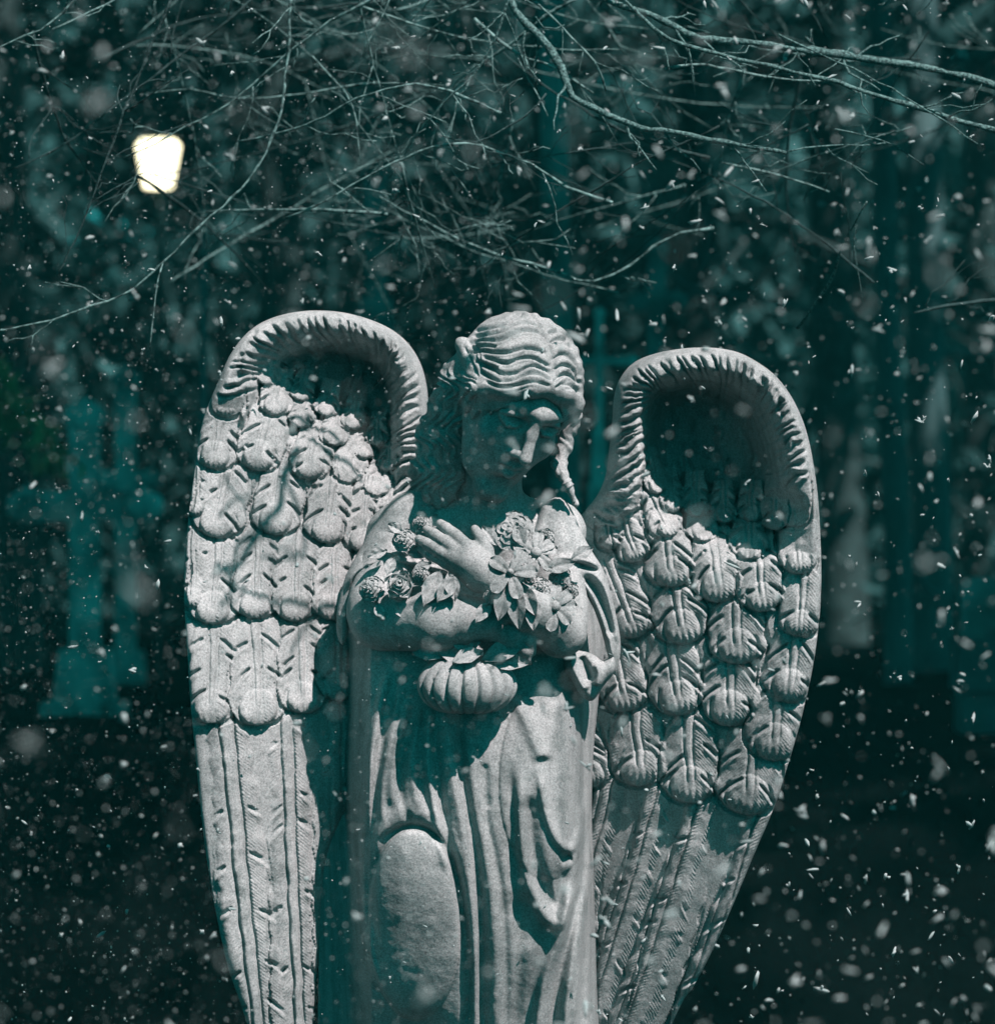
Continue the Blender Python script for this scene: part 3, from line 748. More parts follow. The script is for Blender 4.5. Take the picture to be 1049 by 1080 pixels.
def dome(r, h, z0, n=14, m=5, bump=0):
    V = [(0, 0, z0+h)]; F = []
    for i in range(1, m+1):
        p = i/m*math.pi/2
        for k in range(n):
            t = 2*math.pi*k/n; rr = r*math.sin(p)*(1+bump*math.sin(t*5+i*2)); V.append((rr*math.cos(t), rr*math.sin(t), z0+h*math.cos(p)+bump*3*math.sin(k*2.3+i*1.7)))
    for k in range(n): F.append((0, 1+k, 1+(k+1) % n))
    for i in range(m-1):
        for k in range(n): a = 1+i*n; F.append((a+k, a+n+k, a+n+(k+1) % n, a+(k+1) % n))
    V.append((0, 0, z0-3)); l = len(V)-1; a = 1+(m-1)*n
    for k in range(n): F.append((a+k, l, a+(k+1) % n))
    return V, F
def daisy(name, c, nrm, r, n, roll=0, wide=.33, hub=.24, seed=0):
    rs = np.random.RandomState(seed); g = Raw(); g.add(*dome(r*.55, 3, -4))
    for i in range(n):
        a = 2*math.pi*i/n+roll+.12*rs.randn()
        g.add(*petal(r*(.85+.12*rs.rand()), r*wide, 2.5, 3.2, a, r0=r*.1, z0=1+1.2*(i % 2), rise=3, curl=5+3*rs.rand(), groove=1.6, rnd=True))
    o = put(name, np.concatenate(g.v), g.f, c, nrm, 0, statue)
    h = Raw(); h.add(*dome(r*hub, r*.22, 3, bump=.12)); hb = put('flower_centre', np.concatenate(h.v), h.f, c, nrm, 0, o)
    return o
def carnation(name, c, nrm, r, seed=0):
    rs = np.random.RandomState(seed); g = Raw(); g.add(*dome(r*.7, r*.5, -5))
    for k, (rr, n, z) in enumerate(((1.1, 7, 0), (.85, 6, 3), (.6, 5, 6), (.36, 4, 8))):
        for i in range(n):
            a = 2*math.pi*(i+.5*k+.25*rs.rand())/n
            g.add(*petal(r*rr*.95, r*rr*.52, 2.2, 3.4, a, z0=z, rise=4-k, ruff=.8, curl=5-k*1.2, rnd=True))
    return put(name, np.concatenate(g.v), g.f, c, nrm, 0, statue)
def rose(name, c, nrm, r):
    g = Raw(); g.add(*dome(r*.8, r*.5, -5))
    for k, (rr, n, z) in enumerate(((1., 5, 0), (.76, 5, 3), (.52, 4, 6), (.32, 3, 9))):
        for i in range(n):
            a = 2*math.pi*(i+.4*k)/n
            g.add(*petal(r*rr, r*rr*.72, 6, 3.2, a, z0=z, rise=9-k, curl=7.5, point=.5))
    # coiled heart
    V = []; F = []; n = 40
    for i in range(n):
        t = i/n*4.4*math.pi; q = r*(.06+.36*i/n)
        for dz in (0, 1):
            for dr in (-1.1, 1.1): V.append(((q+dr)*math.cos(t), (q+dr)*math.sin(t), 6+dz*(9-5.0*i/n)))
    for i in range(n-1):
        a = i*4; F += [(a, a+4, a+6, a+2), (a+1, a+3, a+7, a+5), (a+2, a+6, a+7, a+3)]
    g.add(V, F)
    return put(name, np.concatenate(g.v), g.f, c, nrm, 0, statue)
def leaf(name, c, nrm, L, w, ang, cup=4, curl=6, rise=4, thick=3.2, point=1):
    g = Raw(); g.add(*petal(L, w, cup, thick, math.radians(ang), rise=rise, curl=curl, groove=2.4, nu=16, nv=10, point=point))
    return put(name, np.concatenate(g.v), g.f, c, nrm, 0, statue)
FN = (0.05, -.35, 1)
# shoulder sprig
carnation('carnation', (428, 570, 66), (-.2, -.4, 1), 13, 2); carnation('carnation', (446, 553, 58), (0, -.5, 1), 10, 3)
leaf('leaf', (428, 562, 66), FN, 20, 6, -60); leaf('leaf', (440, 562, 62), FN, 20, 6, 30); leaf('leaf', (430, 580, 66), FN, 22, 6, 110)
# arm flowers
carnation('carnation', (395, 620, 92), (-.25, -.35, 1), 14, 4); rose('rose', (424, 617, 104), (-.05, -.35, 1), 17)
leaf('leaf', (400, 634, 92), FN, 20, 6, 165); leaf('leaf', (420, 634, 100), FN, 20, 7, 150); leaf('leaf', (432, 633, 103), FN, 18, 6, 130)
leaf('leaf', (466, 600, 114), FN, 42, 10, 205, cup=6, curl=8); leaf('leaf', (482, 606, 120), FN, 34, 9, 215, cup=6, curl=7); leaf('leaf', (474, 602, 118), FN, 32, 8, 168, cup=5)
# bouquet over the forearm
carnation('carnation', (541, 560, 88), (-.05, -.4, 1), 22, 5)
daisy('daisy', (564, 583, 100), (.05, -.35, 1), 24, 9, .2, seed=6)
daisy('daisy', (538, 603, 138), (-.1, -.35, 1), 28, 5, .3, wide=.34, hub=.14, seed=7)
carnation('carnation', (589, 607, 92), (.15, -.35, 1), 12, 8)
daisy('daisy', (583, 638, 112), (.1, -.25, 1), 25, 8, .1, seed=9)
carnation('carnation', (568, 618, 112), (.1, -.3, 1), 11, 10)
leaf('leaf', (540, 612, 136), (0, -.2, 1), 48, 10, 172, cup=6, curl=18); leaf('leaf', (548, 612, 134), (0, -.2, 1), 38, 8, 155, cup=6, curl=14)
leaf('leaf', (534, 612, 138), (0, -.2, 1), 40, 9, 192, cup=5, curl=12); leaf('leaf', (560, 622, 128), (0, -.2, 1), 40, 9, 178, cup=4, curl=10)
leaf('leaf', (572, 600, 104), (0, -.2, 1), 34, 8, 75, cup=4, curl=8); leaf('leaf', (552, 576, 100), (0, -.2, 1), 26, 8, -20)
for (x, y, d, r_, sd_) in ((520, 626, 130, 10, 21), (556, 604, 118, 9, 22), (575, 566, 70, 9, 23), (600, 622, 84, 9, 24), (446, 606, 106, 9, 25), (556, 646, 112, 8, 26)):
    carnation('carnation', (x, y, d), (0, -.35, 1), r_, sd_)
for (x, y, d, l_, w_, a_) in ((524, 575, 96, 26, 7, -35), (600, 590, 86, 28, 7, 60), (552, 590, 112, 24, 7, 200), (518, 632, 128, 28, 7, 215), (450, 612, 106, 24, 7, 150), (410, 606, 96, 22, 6, 20), (436, 604, 102, 24, 6, 60), (410, 580, 66, 22, 6, 250), (455, 560, 60, 20, 6, 20)):
    leaf('leaf', (x, y, d), FN, l_, w_, a_)
# pumpkin
def pumpkin():
    c = np.array([493., 719., 92.]); V = []; F = []; nu, nv = 216, 34
    for i in range(nv+1):
        p = (-math.pi/2+math.pi*i/nv)*.9999
        for k in range(nu):
            t = 2*math.pi*k/nu; lob = 1-.12*abs(math.cos(t*9+.6))**14*math.cos(p)**.5+.025*abs(math.sin(t*9+.6))
            r = math.cos(p)*51*lob; y = math.sin(p)*33*(1-.05*(1-lob)*8)
            dim = 12*math.exp(-(math.cos(p)/.33)**2)
            y += -dim if y > 0 else dim
            V.append((c[0]+r*math.cos(t), c[1]-y-.10*r*math.cos(t)*0+.06*r*math.sin(t), c[2]+r*.82*math.sin(t)))
    V = np.array(V)
    F = [(i*nu+k, (i+1)*nu+k, (i+1)*nu+(k+1) % nu, i*nu+(k+1) % nu) for i in range(nv) for k in range(nu)]
    o = link('pumpkin', to_world(V[:, 0], V[:, 1], V[:, 2]), F, STONE, statue)
    return o
pumpkin()
leaf('leaf', (478, 696, 124), (0, -.9, 1), 34, 10, 70, cup=7, curl=8, rise=8)
leaf('leaf', (505, 694, 104), (0, -.3, 1), 48, 12, -72, cup=7, curl=10, rise=8)
leaf('leaf', (500, 690, 106), (0, -.3, 1), 42, 10, -38, cup=7, curl=8, rise=10)
leaf('leaf', (500, 684, 106), (0, -.3, 1), 40, 9, 5, cup=7, curl=8, rise=12)
leaf('leaf', (508, 694, 112), (0, -.4, 1), 52, 11, 65, cup=7, curl=12, rise=8)
leaf('leaf', (512, 698, 108), (0, -.5, 1), 48, 9, 85, cup=6, curl=12, rise=4)
leaf('leaf', (470, 690, 104), (0, -.5, 1), 34, 7, -82, cup=5, curl=8)
# plinth under the figure
pb = MB(); pb.box((-.40, -.28, -.05), (.42, .34, .10)); pb.box((-.36, -.24, .10), (.38, .30, .26), .97)
pb.build('plinth', STONE, statue, smooth=False)

# ------------------------------------------------------------------ surroundings
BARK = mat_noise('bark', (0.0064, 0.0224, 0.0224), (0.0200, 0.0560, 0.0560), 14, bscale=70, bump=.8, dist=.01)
FROST = mat_noise('frosted_bark', (0.0086, 0.0324, 0.0324), (0.0792, 0.1872, 0.1800), 260, bscale=300, bump=.8, dist=.003, detail=3)
FROSTN = mat_noise('frosted_twig', (.008, .028, .028), (.12, .26, .25), 120, bscale=300, bump=.6, dist=.002, detail=3)
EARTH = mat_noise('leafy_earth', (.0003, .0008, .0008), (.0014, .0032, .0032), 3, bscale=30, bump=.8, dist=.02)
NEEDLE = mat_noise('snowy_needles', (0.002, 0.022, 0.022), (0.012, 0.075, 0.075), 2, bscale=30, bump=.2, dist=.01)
GRAVE = mat_noise('grave_stone', (0.0180, 0.0660, 0.0690), (0.0480, 0.1200, 0.1230), 6, bscale=60, bump=.5, dist=.004)
PALE = mat_noise('pale_stone', (.008, .03, .03), (.12, .28, .28), 5, bscale=60, bump=.5, dist=.004)
CROSSM = mat_noise('lichened_stone', (.06, .15, .15), (.30, .56, .55), 8, bscale=60, bump=.5, dist=.004)
IRON = mat_noise('painted_iron', (0.0140, 0.0315, 0.0315), (0.0280, 0.0490, 0.0490), 20, bscale=60, bump=.3)
MOSS = mat_noise('mossy_bark', (.05, .11, .05), (.13, .24, .10), 20, bscale=60, bump=.8, dist=.01)
SNOW = mat_noise('snow_flake', (0.14, 0.23, 0.23), (0.22, 0.32, 0.32), 100, bump=0)

GB = 1.22
# ground: a gentle sheet reaching the horizon
gx = np.concatenate([-np.geomspace(300, 6, 14), np.linspace(-5, 5, 21), np.geomspace(6, 300, 14)]); gy = np.concatenate([[-40, -20, -12], np.linspace(-8, 30, 60), np.geomspace(32, 500, 14)])
GX, GY = np.meshgrid(gx, gy); GZ = fbm(GX*20, GY*20, 22)*.10*sm(1.0, 2.5, np.hypot(GX, GY))+GB*sm(2.0, 4.3, GY)
nx_, ny_ = len(gx), len(gy)
gi = np.arange(nx_*ny_).reshape(ny_, nx_)
gf = np.stack([gi[:-1, :-1].ravel(), gi[:-1, 1:].ravel(), gi[1:, 1:].ravel(), gi[1:, :-1].ravel()], 1)
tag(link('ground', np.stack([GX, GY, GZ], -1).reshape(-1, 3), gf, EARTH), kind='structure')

def grass(n, seed):
    rs = np.random.RandomState(seed); y = 2.6+7*rs.rand(n)**1.6; x = (rs.rand(n)-.5)*2*(D+y)*.15
    g = GB*sm(2.0, 4.3, y)-.03; h = .02+.07*rs.rand(n)**2; a = rs.rand(n)*6.28; w = .0015+.0015*rs.rand(n); l = rs.randn(n, 2)*.03
    b0 = np.stack([x-w*np.cos(a), y-w*np.sin(a), g], 1); b1 = np.stack([x+w*np.cos(a), y+w*np.sin(a), g], 1)
    m0 = (b0+[0, 0, 1]*h[:, None]*.6); m1 = (b1+[0, 0, 1]*h[:, None]*.6); m0[:, :2] += l*.3; m1[:, :2] += l*.3
    t0 = b0*.5+b1*.5+[0, 0, 1]*h[:, None]; t0[:, :2] += l; t1 = t0+[.0008, 0, 0]
    V = np.stack([b0, b1, m1, m0, t1, t0], 1).reshape(-1, 3); i = np.arange(n)[:, None]*6
    return V, np.concatenate([i+[0, 1, 2, 3], i+[3, 2, 4, 5]])
gv, gq = grass(6000, 5)
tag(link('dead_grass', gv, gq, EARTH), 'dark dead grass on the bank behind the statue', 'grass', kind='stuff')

def wander(a, b, n, amp):
    a = np.array(a, float); b = np.array(b, float); t = np.linspace(0, 1, n)[:, None]
    p = a+(b-a)*t; w = np.cumsum(np.random.RandomState(int(abs(a.sum()*1000)) % 99999).randn(n, 3), 0)*amp
    w -= w[0]+(w[-1]-w[0])*t; return p+w

# trees behind: trunk, branches, needle crown (crowns begin above the view and shade the wood)
def needle_cloud(n, c, ext, size, seed, droop=.0):
    rs = np.random.RandomState(seed); c = np.array(c); ext = np.array(ext)
    cl = rs.randn(max(6, n//60), 3)*ext*.5; ci = rs.randint(0, len(cl), n)
    p = c+cl[ci]+rs.randn(n, 3)*ext*.13
    a = rs.randn(n, 3); a /= np.linalg.norm(a, axis=1)[:, None]; b = rs.randn(n, 3); b /= np.linalg.norm(b, axis=1)[:, None]
    s = size*(.5+rs.rand(n, 1)); V = np.stack([p-a*s, p+b*s*.35, p+a*s, p-b*s*.35], 1).reshape(-1, 3)
    return V, np.arange(n*4).reshape(n, 4)
def back_tree(X, y, r, label, lean=0, crown=True, seed=0, name='pine_tree', mat=None, top=7.5, nb=9, cn=2600, low=2.2):
    rs = np.random.RandomState(seed); mat = mat or BARK
    g = P(X, 540, y); t = empty(name, (g[0], y, 0)); tag(t, label, 'tree', 'trees behind the statue')
    m = MB(); pts = wander((0, 0, -.1), (lean, 0, top), 14, .03); m.tube(pts, np.linspace(r, r*.35, 14), 9); m.build('trunk', mat, t)
    for i in range(nb):
        k = 3+int(rs.randint(0, 10)); q = pts[k]; a = rs.rand()*2*math.pi; L = .8+1.3*rs.rand()
        m = MB(); e = q+np.array([math.cos(a)*L, math.sin(a)*L, rs.randn()*.3]); w = wander(q, e, 7, .05); m.tube(w, np.linspace(r*.25, .006, 7), 5)
        for j in range(7):
            s0 = w[rs.randint(2, 6)]; m.tube(wander(s0, s0+rs.randn(3)*[.35, .35, .3], 4, .03), np.linspace(.009, .003, 4), 4)
        m.build('branch', mat, t)
    if crown:
        V, F = needle_cloud(cn, (lean*.8, 0, low+3.9), (1.3, 1.3, 1.1), .12, seed+5)
        V = V[:]; link('crown', V, F, NEEDLE, t, smooth=False)
    return t
TR = [(605, 5.5, .045, 'slim pale trunk rising straight behind the angel head'), (588, 9, .05, 'dim slim trunk just left of the pale trunk behind the angel head'),
      (955, 8, .05, 'thin trunk behind the right wing, left one of a pair at the right'), (985, 9.5, .08, 'thicker trunk standing right of its thin neighbour at far right'),
      (30, 11, .10, 'dark trunk at the left edge behind the lantern'), (300, 13, .12, 'dark trunk above the left wing'),
      (760, 10, .07, 'narrow trunk rising above the right wing'), (452, 20, .10, 'dark trunk left of the angel head'),
      (900, 14, .12, 'broad dark trunk at the right beyond the wing'), (1037, 17, .12, 'dark trunk cut by the right picture edge')]
for i, (X, y, r, lb) in enumerate(TR):
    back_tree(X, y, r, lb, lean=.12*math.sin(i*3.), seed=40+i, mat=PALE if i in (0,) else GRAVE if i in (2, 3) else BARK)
# wood beyond: too dense to count
rs = np.random.RandomState(77)
VV = []; FF = []; n0 = 0
for i in range(60):
    y = 13+16*rs.rand(); x = (rs.rand()-.5)*(y*.55+4); z = 0.3+5.2*rs.rand()
    V, F = needle_cloud(700, (x, y, z), (1.6, 1.2, 1.3), .14, 900+i)
    VV.append(V); FF.append(F+n0); n0 += len(V)
for i in range(110):
    x = (rs.rand()-.5)*26; V, F = needle_cloud(900, (x, 30+4*rs.rand(), 8*rs.rand()), (2.2, 1., 2.0), .30, 2900+i)
    VV.append(V); FF.append(F+n0); n0 += len(V)
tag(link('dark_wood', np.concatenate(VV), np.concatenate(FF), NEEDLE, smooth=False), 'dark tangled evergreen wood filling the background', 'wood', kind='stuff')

# overhanging bare trees whose twigs cross the view
def twig_pts(pts, depth):
    q = catmull(np.array(pts, float), 14); n = len(q)
    dd = np.interp(np.linspace(0, 1, n), np.linspace(0, 1, len(depth)), depth)
    return np.array([P(x, y, d) for (x, y), d in zip(q, dd)])
def bough(parent, pts, r0, r1, mat, depth=(.4, .4), side=0, seed=0, ln=60):
    rs = np.random.RandomState(seed); m = MB(); q = twig_pts(pts, depth)
    q += np.cumsum(rs.randn(len(q), 3)*.0012, 0)
    rr = np.linspace(r0, r1, len(q))*(1+.18*rs.randn(len(q)))
    m.tube(q, rr, 7)
    for i in range(side):
        k = rs.randint(1, max(2, len(q)-2)); t = q[min(k+1, len(q)-1)]-q[k]; t /= np.linalg.norm(t)+1e-9
        L = ln*S*(.35+rs.rand()); s = 1 if rs.rand() > .5 else -1
        dirv = t*.8+s*np.array([-t[2], 0, t[0]])*.6+np.array([0, .5*rs.randn(), 0]); e = q[k]+dirv*L
        w = wander(q[k], e, 6, .004); m.tube(w, np.linspace(rr[k]*.45, .0007, 6), 5)
        if rs.rand() > .4:
            e2 = w[3]+(dirv+rs.randn(3)*.5)*L*.5; m.tube(wander(w[3], e2, 4, .003), np.linspace(rr[k]*.25, .0006, 4), 4)
    return m.build('branch', mat, parent)
tr = empty('bare_tree', (0, 0, 0)); tag(tr, 'bare frosted tree whose twigs hang across the top right of the view', 'tree')
m = MB(); m.tube(wander((1.9, 1.6, -.1), (1.3, 1.0, 4.2), 14, .02), np.linspace(.14, .07, 14), 12); m.build('trunk', BARK, tr)
m = MB(); m.tube(wander((1.45, 1.15, 3.3), (.05, .45, 2.52), 12, .015), np.linspace(.04, .012, 12), 8); m.tube(wander((1.4, 1.1, 3.6), (.1, .5, 2.56), 12, .015), np.linspace(.03, .008, 12), 8)
m.build('limb', BARK, tr)
bough(tr, [(515, -60), (530, -20), (543, 8), (567, 33), (590, 67), (603, 97), (627, 110), (677, 133), (700, 136), (766, 151), (833, 163)], .0062, .0028, FROST, (.45, .3), 10, 1)
bough(tr, [(560, -30), (640, 0), (700, 17), (740, 38), (833, 48), (933, 63), (1000, 78), (1060, 96), (1150, 110)], .0045, .0050, FROST, (.4, .5), 8, 2)
bough(tr, [(640, -20), (690, 30), (735, 50), (800, 63), (900, 90), (983, 118), (1060, 136), (1140, 150)], .0022, .0040, FROST, (.4, .35), 8, 3)
bough(tr, [(820, 35), (850, 48), (900, 70), (950, 97), (990, 121), (1030, 150)], .0014, .0008, FROST, (.35, .3), 2, 4)
bough(tr, [(700, 75), (745, 72), (790, 80), (840, 87), (890, 88)], .0022, .001, FROSTN, (.45, .5), 4, 5)
bough(tr, [(914, 213), (900, 240), (887, 265), (880, 290), (860, 320), (838, 352)], .0012, .0022, FROST, (.4, .6), 2, 6)
bough(tr, [(560, 0), (570, 10), (600, 40), (625, 70), (640, 105)], .0022, .001, FROSTN, (.5, .5), 3, 7)
bough(tr, [(830, 158), (870, 155), (905, 156), (935, 154)], .0012, .0008, FROST, (.35, .4), 1, 8)
bough(tr, [(880, 135), (915, 142), (945, 155), (975, 175)], .001, .0008, FROST, (.35, .4), 0, 9)
bough(tr, [(760, 170), (800, 178), (840, 190), (872, 200)], .0016, .0009, FROSTN, (.7, .7), 2, 10)
bough(tr, [(960, 330), (985, 325), (1020, 318), (1060, 316)], .001, .003, BARK, (.9, .9), 3, 11)
tl = empty('bare_tree', (0, 0, 0)); tag(tl, 'bare dark tree whose thin twigs arch over the lantern and the angel head', 'tree')
m = MB(); m.tube(wander((-2.2, 1.8, -.1), (-1.5, 1.3, 4.3), 14, .02), np.linspace(.13, .06, 14), 12); m.build('trunk', BARK, tl)
m = MB(); m.tube(wander((-1.65, 1.35, 3.4), (-.2, .6, 2.55), 12, .015), np.linspace(.035, .01, 12), 8); m.build('limb', BARK, tl)
for i, (p, a, b, mt, dp, sd_) in enumerate([
    ([(312, -40), (302, 90), (295, 130), (265, 190), (215, 240), (155, 300), (100, 325), (40, 345), (-40, 360)], .0022, .0012, FROSTN, (.5, .5), 6),
    ([(480, -50), (397, 0), (350, 28), (300, 62), (240, 110), (180, 140), (130, 165)], .0026, .001, FROSTN, (.6, .7), 8),
    ([(250, 150), (310, 135), (350, 121), (385, 102), (450, 88), (500, 103), (540, 118)], .0012, .002, FROSTN, (.6, .4), 6),
    ([(545, -30), (530, 30), (510, 70), (480, 100), (450, 135)], .0022, .0009, FROST, (.3, .35), 4),
    ([(300, 230), (370, 195), (415, 172), (470, 152), (510, 155), (560, 170), (600, 195), (650, 212)], .0012, .0024, FROSTN, (.6, .5), 7),
    ([(400, 205), (440, 228), (500, 260), (560, 280), (625, 300), (660, 285), (700, 258), (750, 250)], .0014, .0024, FROSTN, (.9, .8), 8),
    ([(500, 20), (540, 55), (580, 75), (620, 100)], .0024, .0015, FROSTN, (.6, .6), 3),
    ([(330, 60), (365, 100), (378, 140), (382, 170)], .0012, .001, FROSTN, (.7, .7), 2),
    ([(-20, 60), (30, 35), (60, 20), (110, -30)], .001, .002, FROSTN, (.5, .5), 4),
    ([(60, 290), (100, 200), (140, 90), (190, -20)], .0008, .0026, BARK, (.5, .5), 9),
    ([(150, 100), (200, 95), (250, 105), (330, 100), (400, 88)], .0008, .0018, FROSTN, (1.0, .9), 6),
    ([(10, 180), (70, 150), (140, 100), (220, 40), (300, -30)], .0008, .0026, BARK, (.9, .9), 9),
    ([(460, 140), (500, 150), (550, 125), (575, 100)], .0008, .0014, BARK, (.4, .4), 3)]):
    bough(tl, p, a, b, mt, dp, sd_, 300+i, 80)
rs = np.random.RandomState(505)
for i in range(84):
    par = tl if i % 2 else tr; x = (rs.rand()*.62 if i % 2 else .38+rs.rand()*.65)*1049; y = -40+360*rs.rand()**1.3
    L_ = 110+230*rs.rand(); an = (rs.rand()-.5)*2.2+(.35 if i % 2 else 2.8); c_ = (rs.rand()-.5)*.35; pts = [(x, y)]
    for j in range(4): pts.append((pts[-1][0]+math.cos(an)*L_/4, pts[-1][1]+math.sin(an)*L_/4)); an += c_
    if max(p[1] for p in pts) > 345: continue
    dp = .5+2.2*rs.rand()
    bough(par, pts, .0010+.0022*rs.rand()**2, .0007, FROSTN if rs.rand() > .35 else BARK, (dp, dp+.2), rs.randint(3, 9), 800+i, 90)
# twigs above the view, between the light and the wing, throwing their thin shadows on it
Ld = np.array([.80, -1., 1.80]); Ld /= np.linalg.norm(Ld)
def shade_twig(pts, r0, r1, dist, seed):
    m = MB(); q = catmull(np.array(pts, float), 12)
    w = np.array([to_world(x, y, -20)+Ld*dist for x, y in q]); w += np.cumsum(np.random.RandomState(seed).randn(len(w), 3)*.0012, 0)
    m.tube(w, np.linspace(r0, r1, len(w)), 6); m.build('branch', BARK, tr)
shade_twig([(330, 430), (304, 480), (288, 540), (262, 590), (236, 640), (212, 690), (180, 720)], 0.0061, 0.0035, 1.25, 1)
shade_twig([(262, 590), (230, 622), (214, 672), (204, 720), (180, 770)], 0.0035, 0.0022, 1.25, 2)
shade_twig([(400, 600), (350, 632), (300, 668), (255, 690), (230, 700), (190, 690)], 0.0045, 0.0026, 1.2, 3)
shade_twig([(304, 480), (330, 545), (300, 600), (250, 640)], 0.0032, 0.0019, 1.25, 4)
shade_twig([(420, 320), (376, 322), (372, 345), (340, 370)], 0.0056, 0.0048, 1.2, 5)
shade_twig([(450, 350), (428, 355), (400, 372), (360, 380)], 0.0048, 0.0048, 1.2, 6)
shade_twig([(420, 560), (380, 610), (340, 640), (310, 690), (290, 740)], 0.0029, 0.0019, 1.1, 7)
shade_twig([(212, 560), (240, 590), (280, 600), (330, 580)], 0.0022, 0.0016, 1.15, 8)
shade_twig([(190, 640), (215, 600), (250, 560), (262, 520)], 0.0022, 0.0016, 1.15, 9)

# lantern on its post
g = P(167, 172, 9.0); k = (D+9)/D*S
t = empty('street_lamp', (g[0], g[1], 0)); tag(t, 'glowing white lantern street lamp shining in the wood at upper left', 'street lamp')
gl, gt, gb = nt('lit_glass'); gb.inputs['Emission Color'].default_value = (1, .90, .58, 1); gb.inputs['Emission Strength'].default_value = 1.6
k *= .92; zc = g[2]
def fru(z0, r0, z1, r1, n=6): return [(r0, z0), (r1, z1)]
m = MB(); m.lathe([(0.001, zc-30*k), (17*k, zc-29*k), (26*k, zc+20*k), (20*k, zc+27*k), (.001, zc+28*k)], (0, 0, 0), 8); m.build('lantern_glass', gl, t, smooth=False)
m = MB(); m.lathe([(.001, zc+29*k), (28*k, zc+28*k), (24*k, zc+34*k), (7*k, zc+52*k), (5*k, zc+60*k), (.001, zc+64*k)], (0, 0, 0), 8); m.build('lantern_cap', IRON, t, smooth=False)
m = MB()
for i in range(8):
    a = math.pi/8*(2*i+1); m.tube([(17*k*math.cos(a), 17*k*math.sin(a), zc-30*k), (26*k*math.cos(a), 26*k*math.sin(a), zc+20*k)], .45*k, 4)
m.build('lantern_frame', IRON, t, smooth=False)
m = MB(); m.lathe([(.001, zc-32*k), (6*k, zc-32*k), (5*k, zc-36*k), (3.5*k, zc-42*k), (3.2*k, zc-60*k), (3.8*k, zc*.5), (4.5*k, .9), (8*k, .85), (9*k, .3), (13*k, .2), (14*k, -.05)], (0, 0, 0), 14); m.build('post', IRON, t)
# slim post right of the lantern
def post(X, Ytop, y, r, label, mat, name='iron_post', finial=True):
    g = P(X, Ytop, y); t = empty(name, (g[0], y, 0)); tag(t, label, 'post')
    m = MB(); m.lathe([(.001, g[2]), (r, g[2]), (r, .5), (r*1.6, .45), (r*1.8, -.05)], (0, 0, 0), 12); m.build('shaft', mat, t)
    m = MB(); m.lathe([(.001, g[2]+r*3.4), (r*1.2, g[2]+r*2.4), (r*1.5, g[2]+r*1.2), (r*.7, g[2]+.002), (.001, g[2]-.002)], (0, 0, 0), 12); m.build('finial', mat, t)
post(215, 232, 5.0, .009, 'slim pale post between the lantern and the left wing', GRAVE)

def grave_cross(X, Ytop, Ybase, arm, y, w, label, ring=False, rot=0, mat=CROSSM, plinth=True):
    k = (D+y)/D*S; a = P(X, Ytop, y); b = P(X, Ybase, y)
    t = empty('grave_cross', (a[0], y, 0)); t.rotation_euler.z = rot; tag(t, label, 'cross')
    H = a[2]; hw = w*k/2; m = MB()
    m.box((-hw, -hw*.7, b[2]), (hw, hw*.7, H)); m.build('upright', mat, t, smooth=False)
    zc = H-(Ybase-Ytop)*.36*k; m = MB(); m.box((-arm*k, -hw*.6, zc-hw), (arm*k, hw*.6, zc+hw))
    m.build('arm', mat, t, smooth=False)
    knob = [(.001, -hw*1.4), (hw*1.3, -hw*.6), (hw*1.4, 0), (hw*1.3, hw*.6), (.001, hw*1.4)]
    for kx, kz in ((-arm*k, zc), (arm*k, zc), (0, H)):
        kb = MB(); kb.lathe(knob, (kx, 0, kz), 14); kb.build('knob', mat, t)
    if ring:
        m = MB(); n = 28; q = [(math.cos(2*math.pi*i/n)*hw*3.0, 0, zc+math.sin(2*math.pi*i/n)*hw*3.0) for i in range(n+1)]; m.tube(q, hw*.45, 8); m.build('ring', mat, t)
    if plinth:
        m = MB(); zb = b[2]; m.box((-hw*2, -hw*2, zb-.10), (hw*2, hw*2, zb+.04), .8); m.box((-hw*2.8, -hw*2.6, GB-.4), (hw*2.8, hw*2.6, zb-.10), .97); m.build('base', mat, t, smooth=False)
    return t
grave_cross(90, 440, 700, 60, 6.5, 32, 'tall blurred grave cross on a stepped base, nearest one at the left', ring=False)
grave_cross(133, 400, 700, 24, 8.5, 22, 'slimmer blurred grave cross standing just behind the tall one at the left', ring=False)
grave_cross(692, 262, 420, 20, 7.0, 19, 'pale blurred grave cross above the gap between angel head and right wing', mat=PALE)
grave_cross(632, 330, 470, 34, 6.5, 9, 'thin blurred cross bar close behind the angel face', plinth=True)
grave_cross(396, 180, 330, 12, 8.0, 22, 'pale blurred grave cross above the left wing', mat=PALE)
grave_cross(8, 790, 900, 14, 5.0, 9, 'small blurred grave cross low at the left edge')
def headstone(X, Y, w, h, y, label):
    k = (D+y)/D*S; g = P(X, Y, y); t = empty('headstone', (g[0], y, 0)); tag(t, label, 'headstone')
    m = MB(); W = w*k/2; zt = g[2]+h*k/2; zb = g[2]-h*k/2; n = 12
    prof = [(-W, zb)]+[(-W*math.cos(math.pi*i/n), zt-W*.5+W*.5*math.sin(math.pi*i/n)) for i in range(n+1)]+[(W, zb)]
    V = [(x, -.05, z) for x, z in prof]+[(x, .05, z) for x, z in prof]; N_ = len(prof)
    m.add(V, [tuple(range(N_)), tuple(range(2*N_-1, N_-1, -1))]+[(i, (i+1) % N_, N_+(i+1) % N_, N_+i) for i in range(N_)]); m.build('slab', PALE, t, smooth=False)
    m = MB(); m.box((-W*1.3, -.12, zb-.12), (W*1.3, .12, zb)); m.box((-W*1.1, -.1, -.05), (W*1.1, .1, zb-.12)); m.build('base', GRAVE, t, smooth=False)
headstone(1034, 640, 44, 64, 5.0, 'blurred pale headstone at the right picture edge')
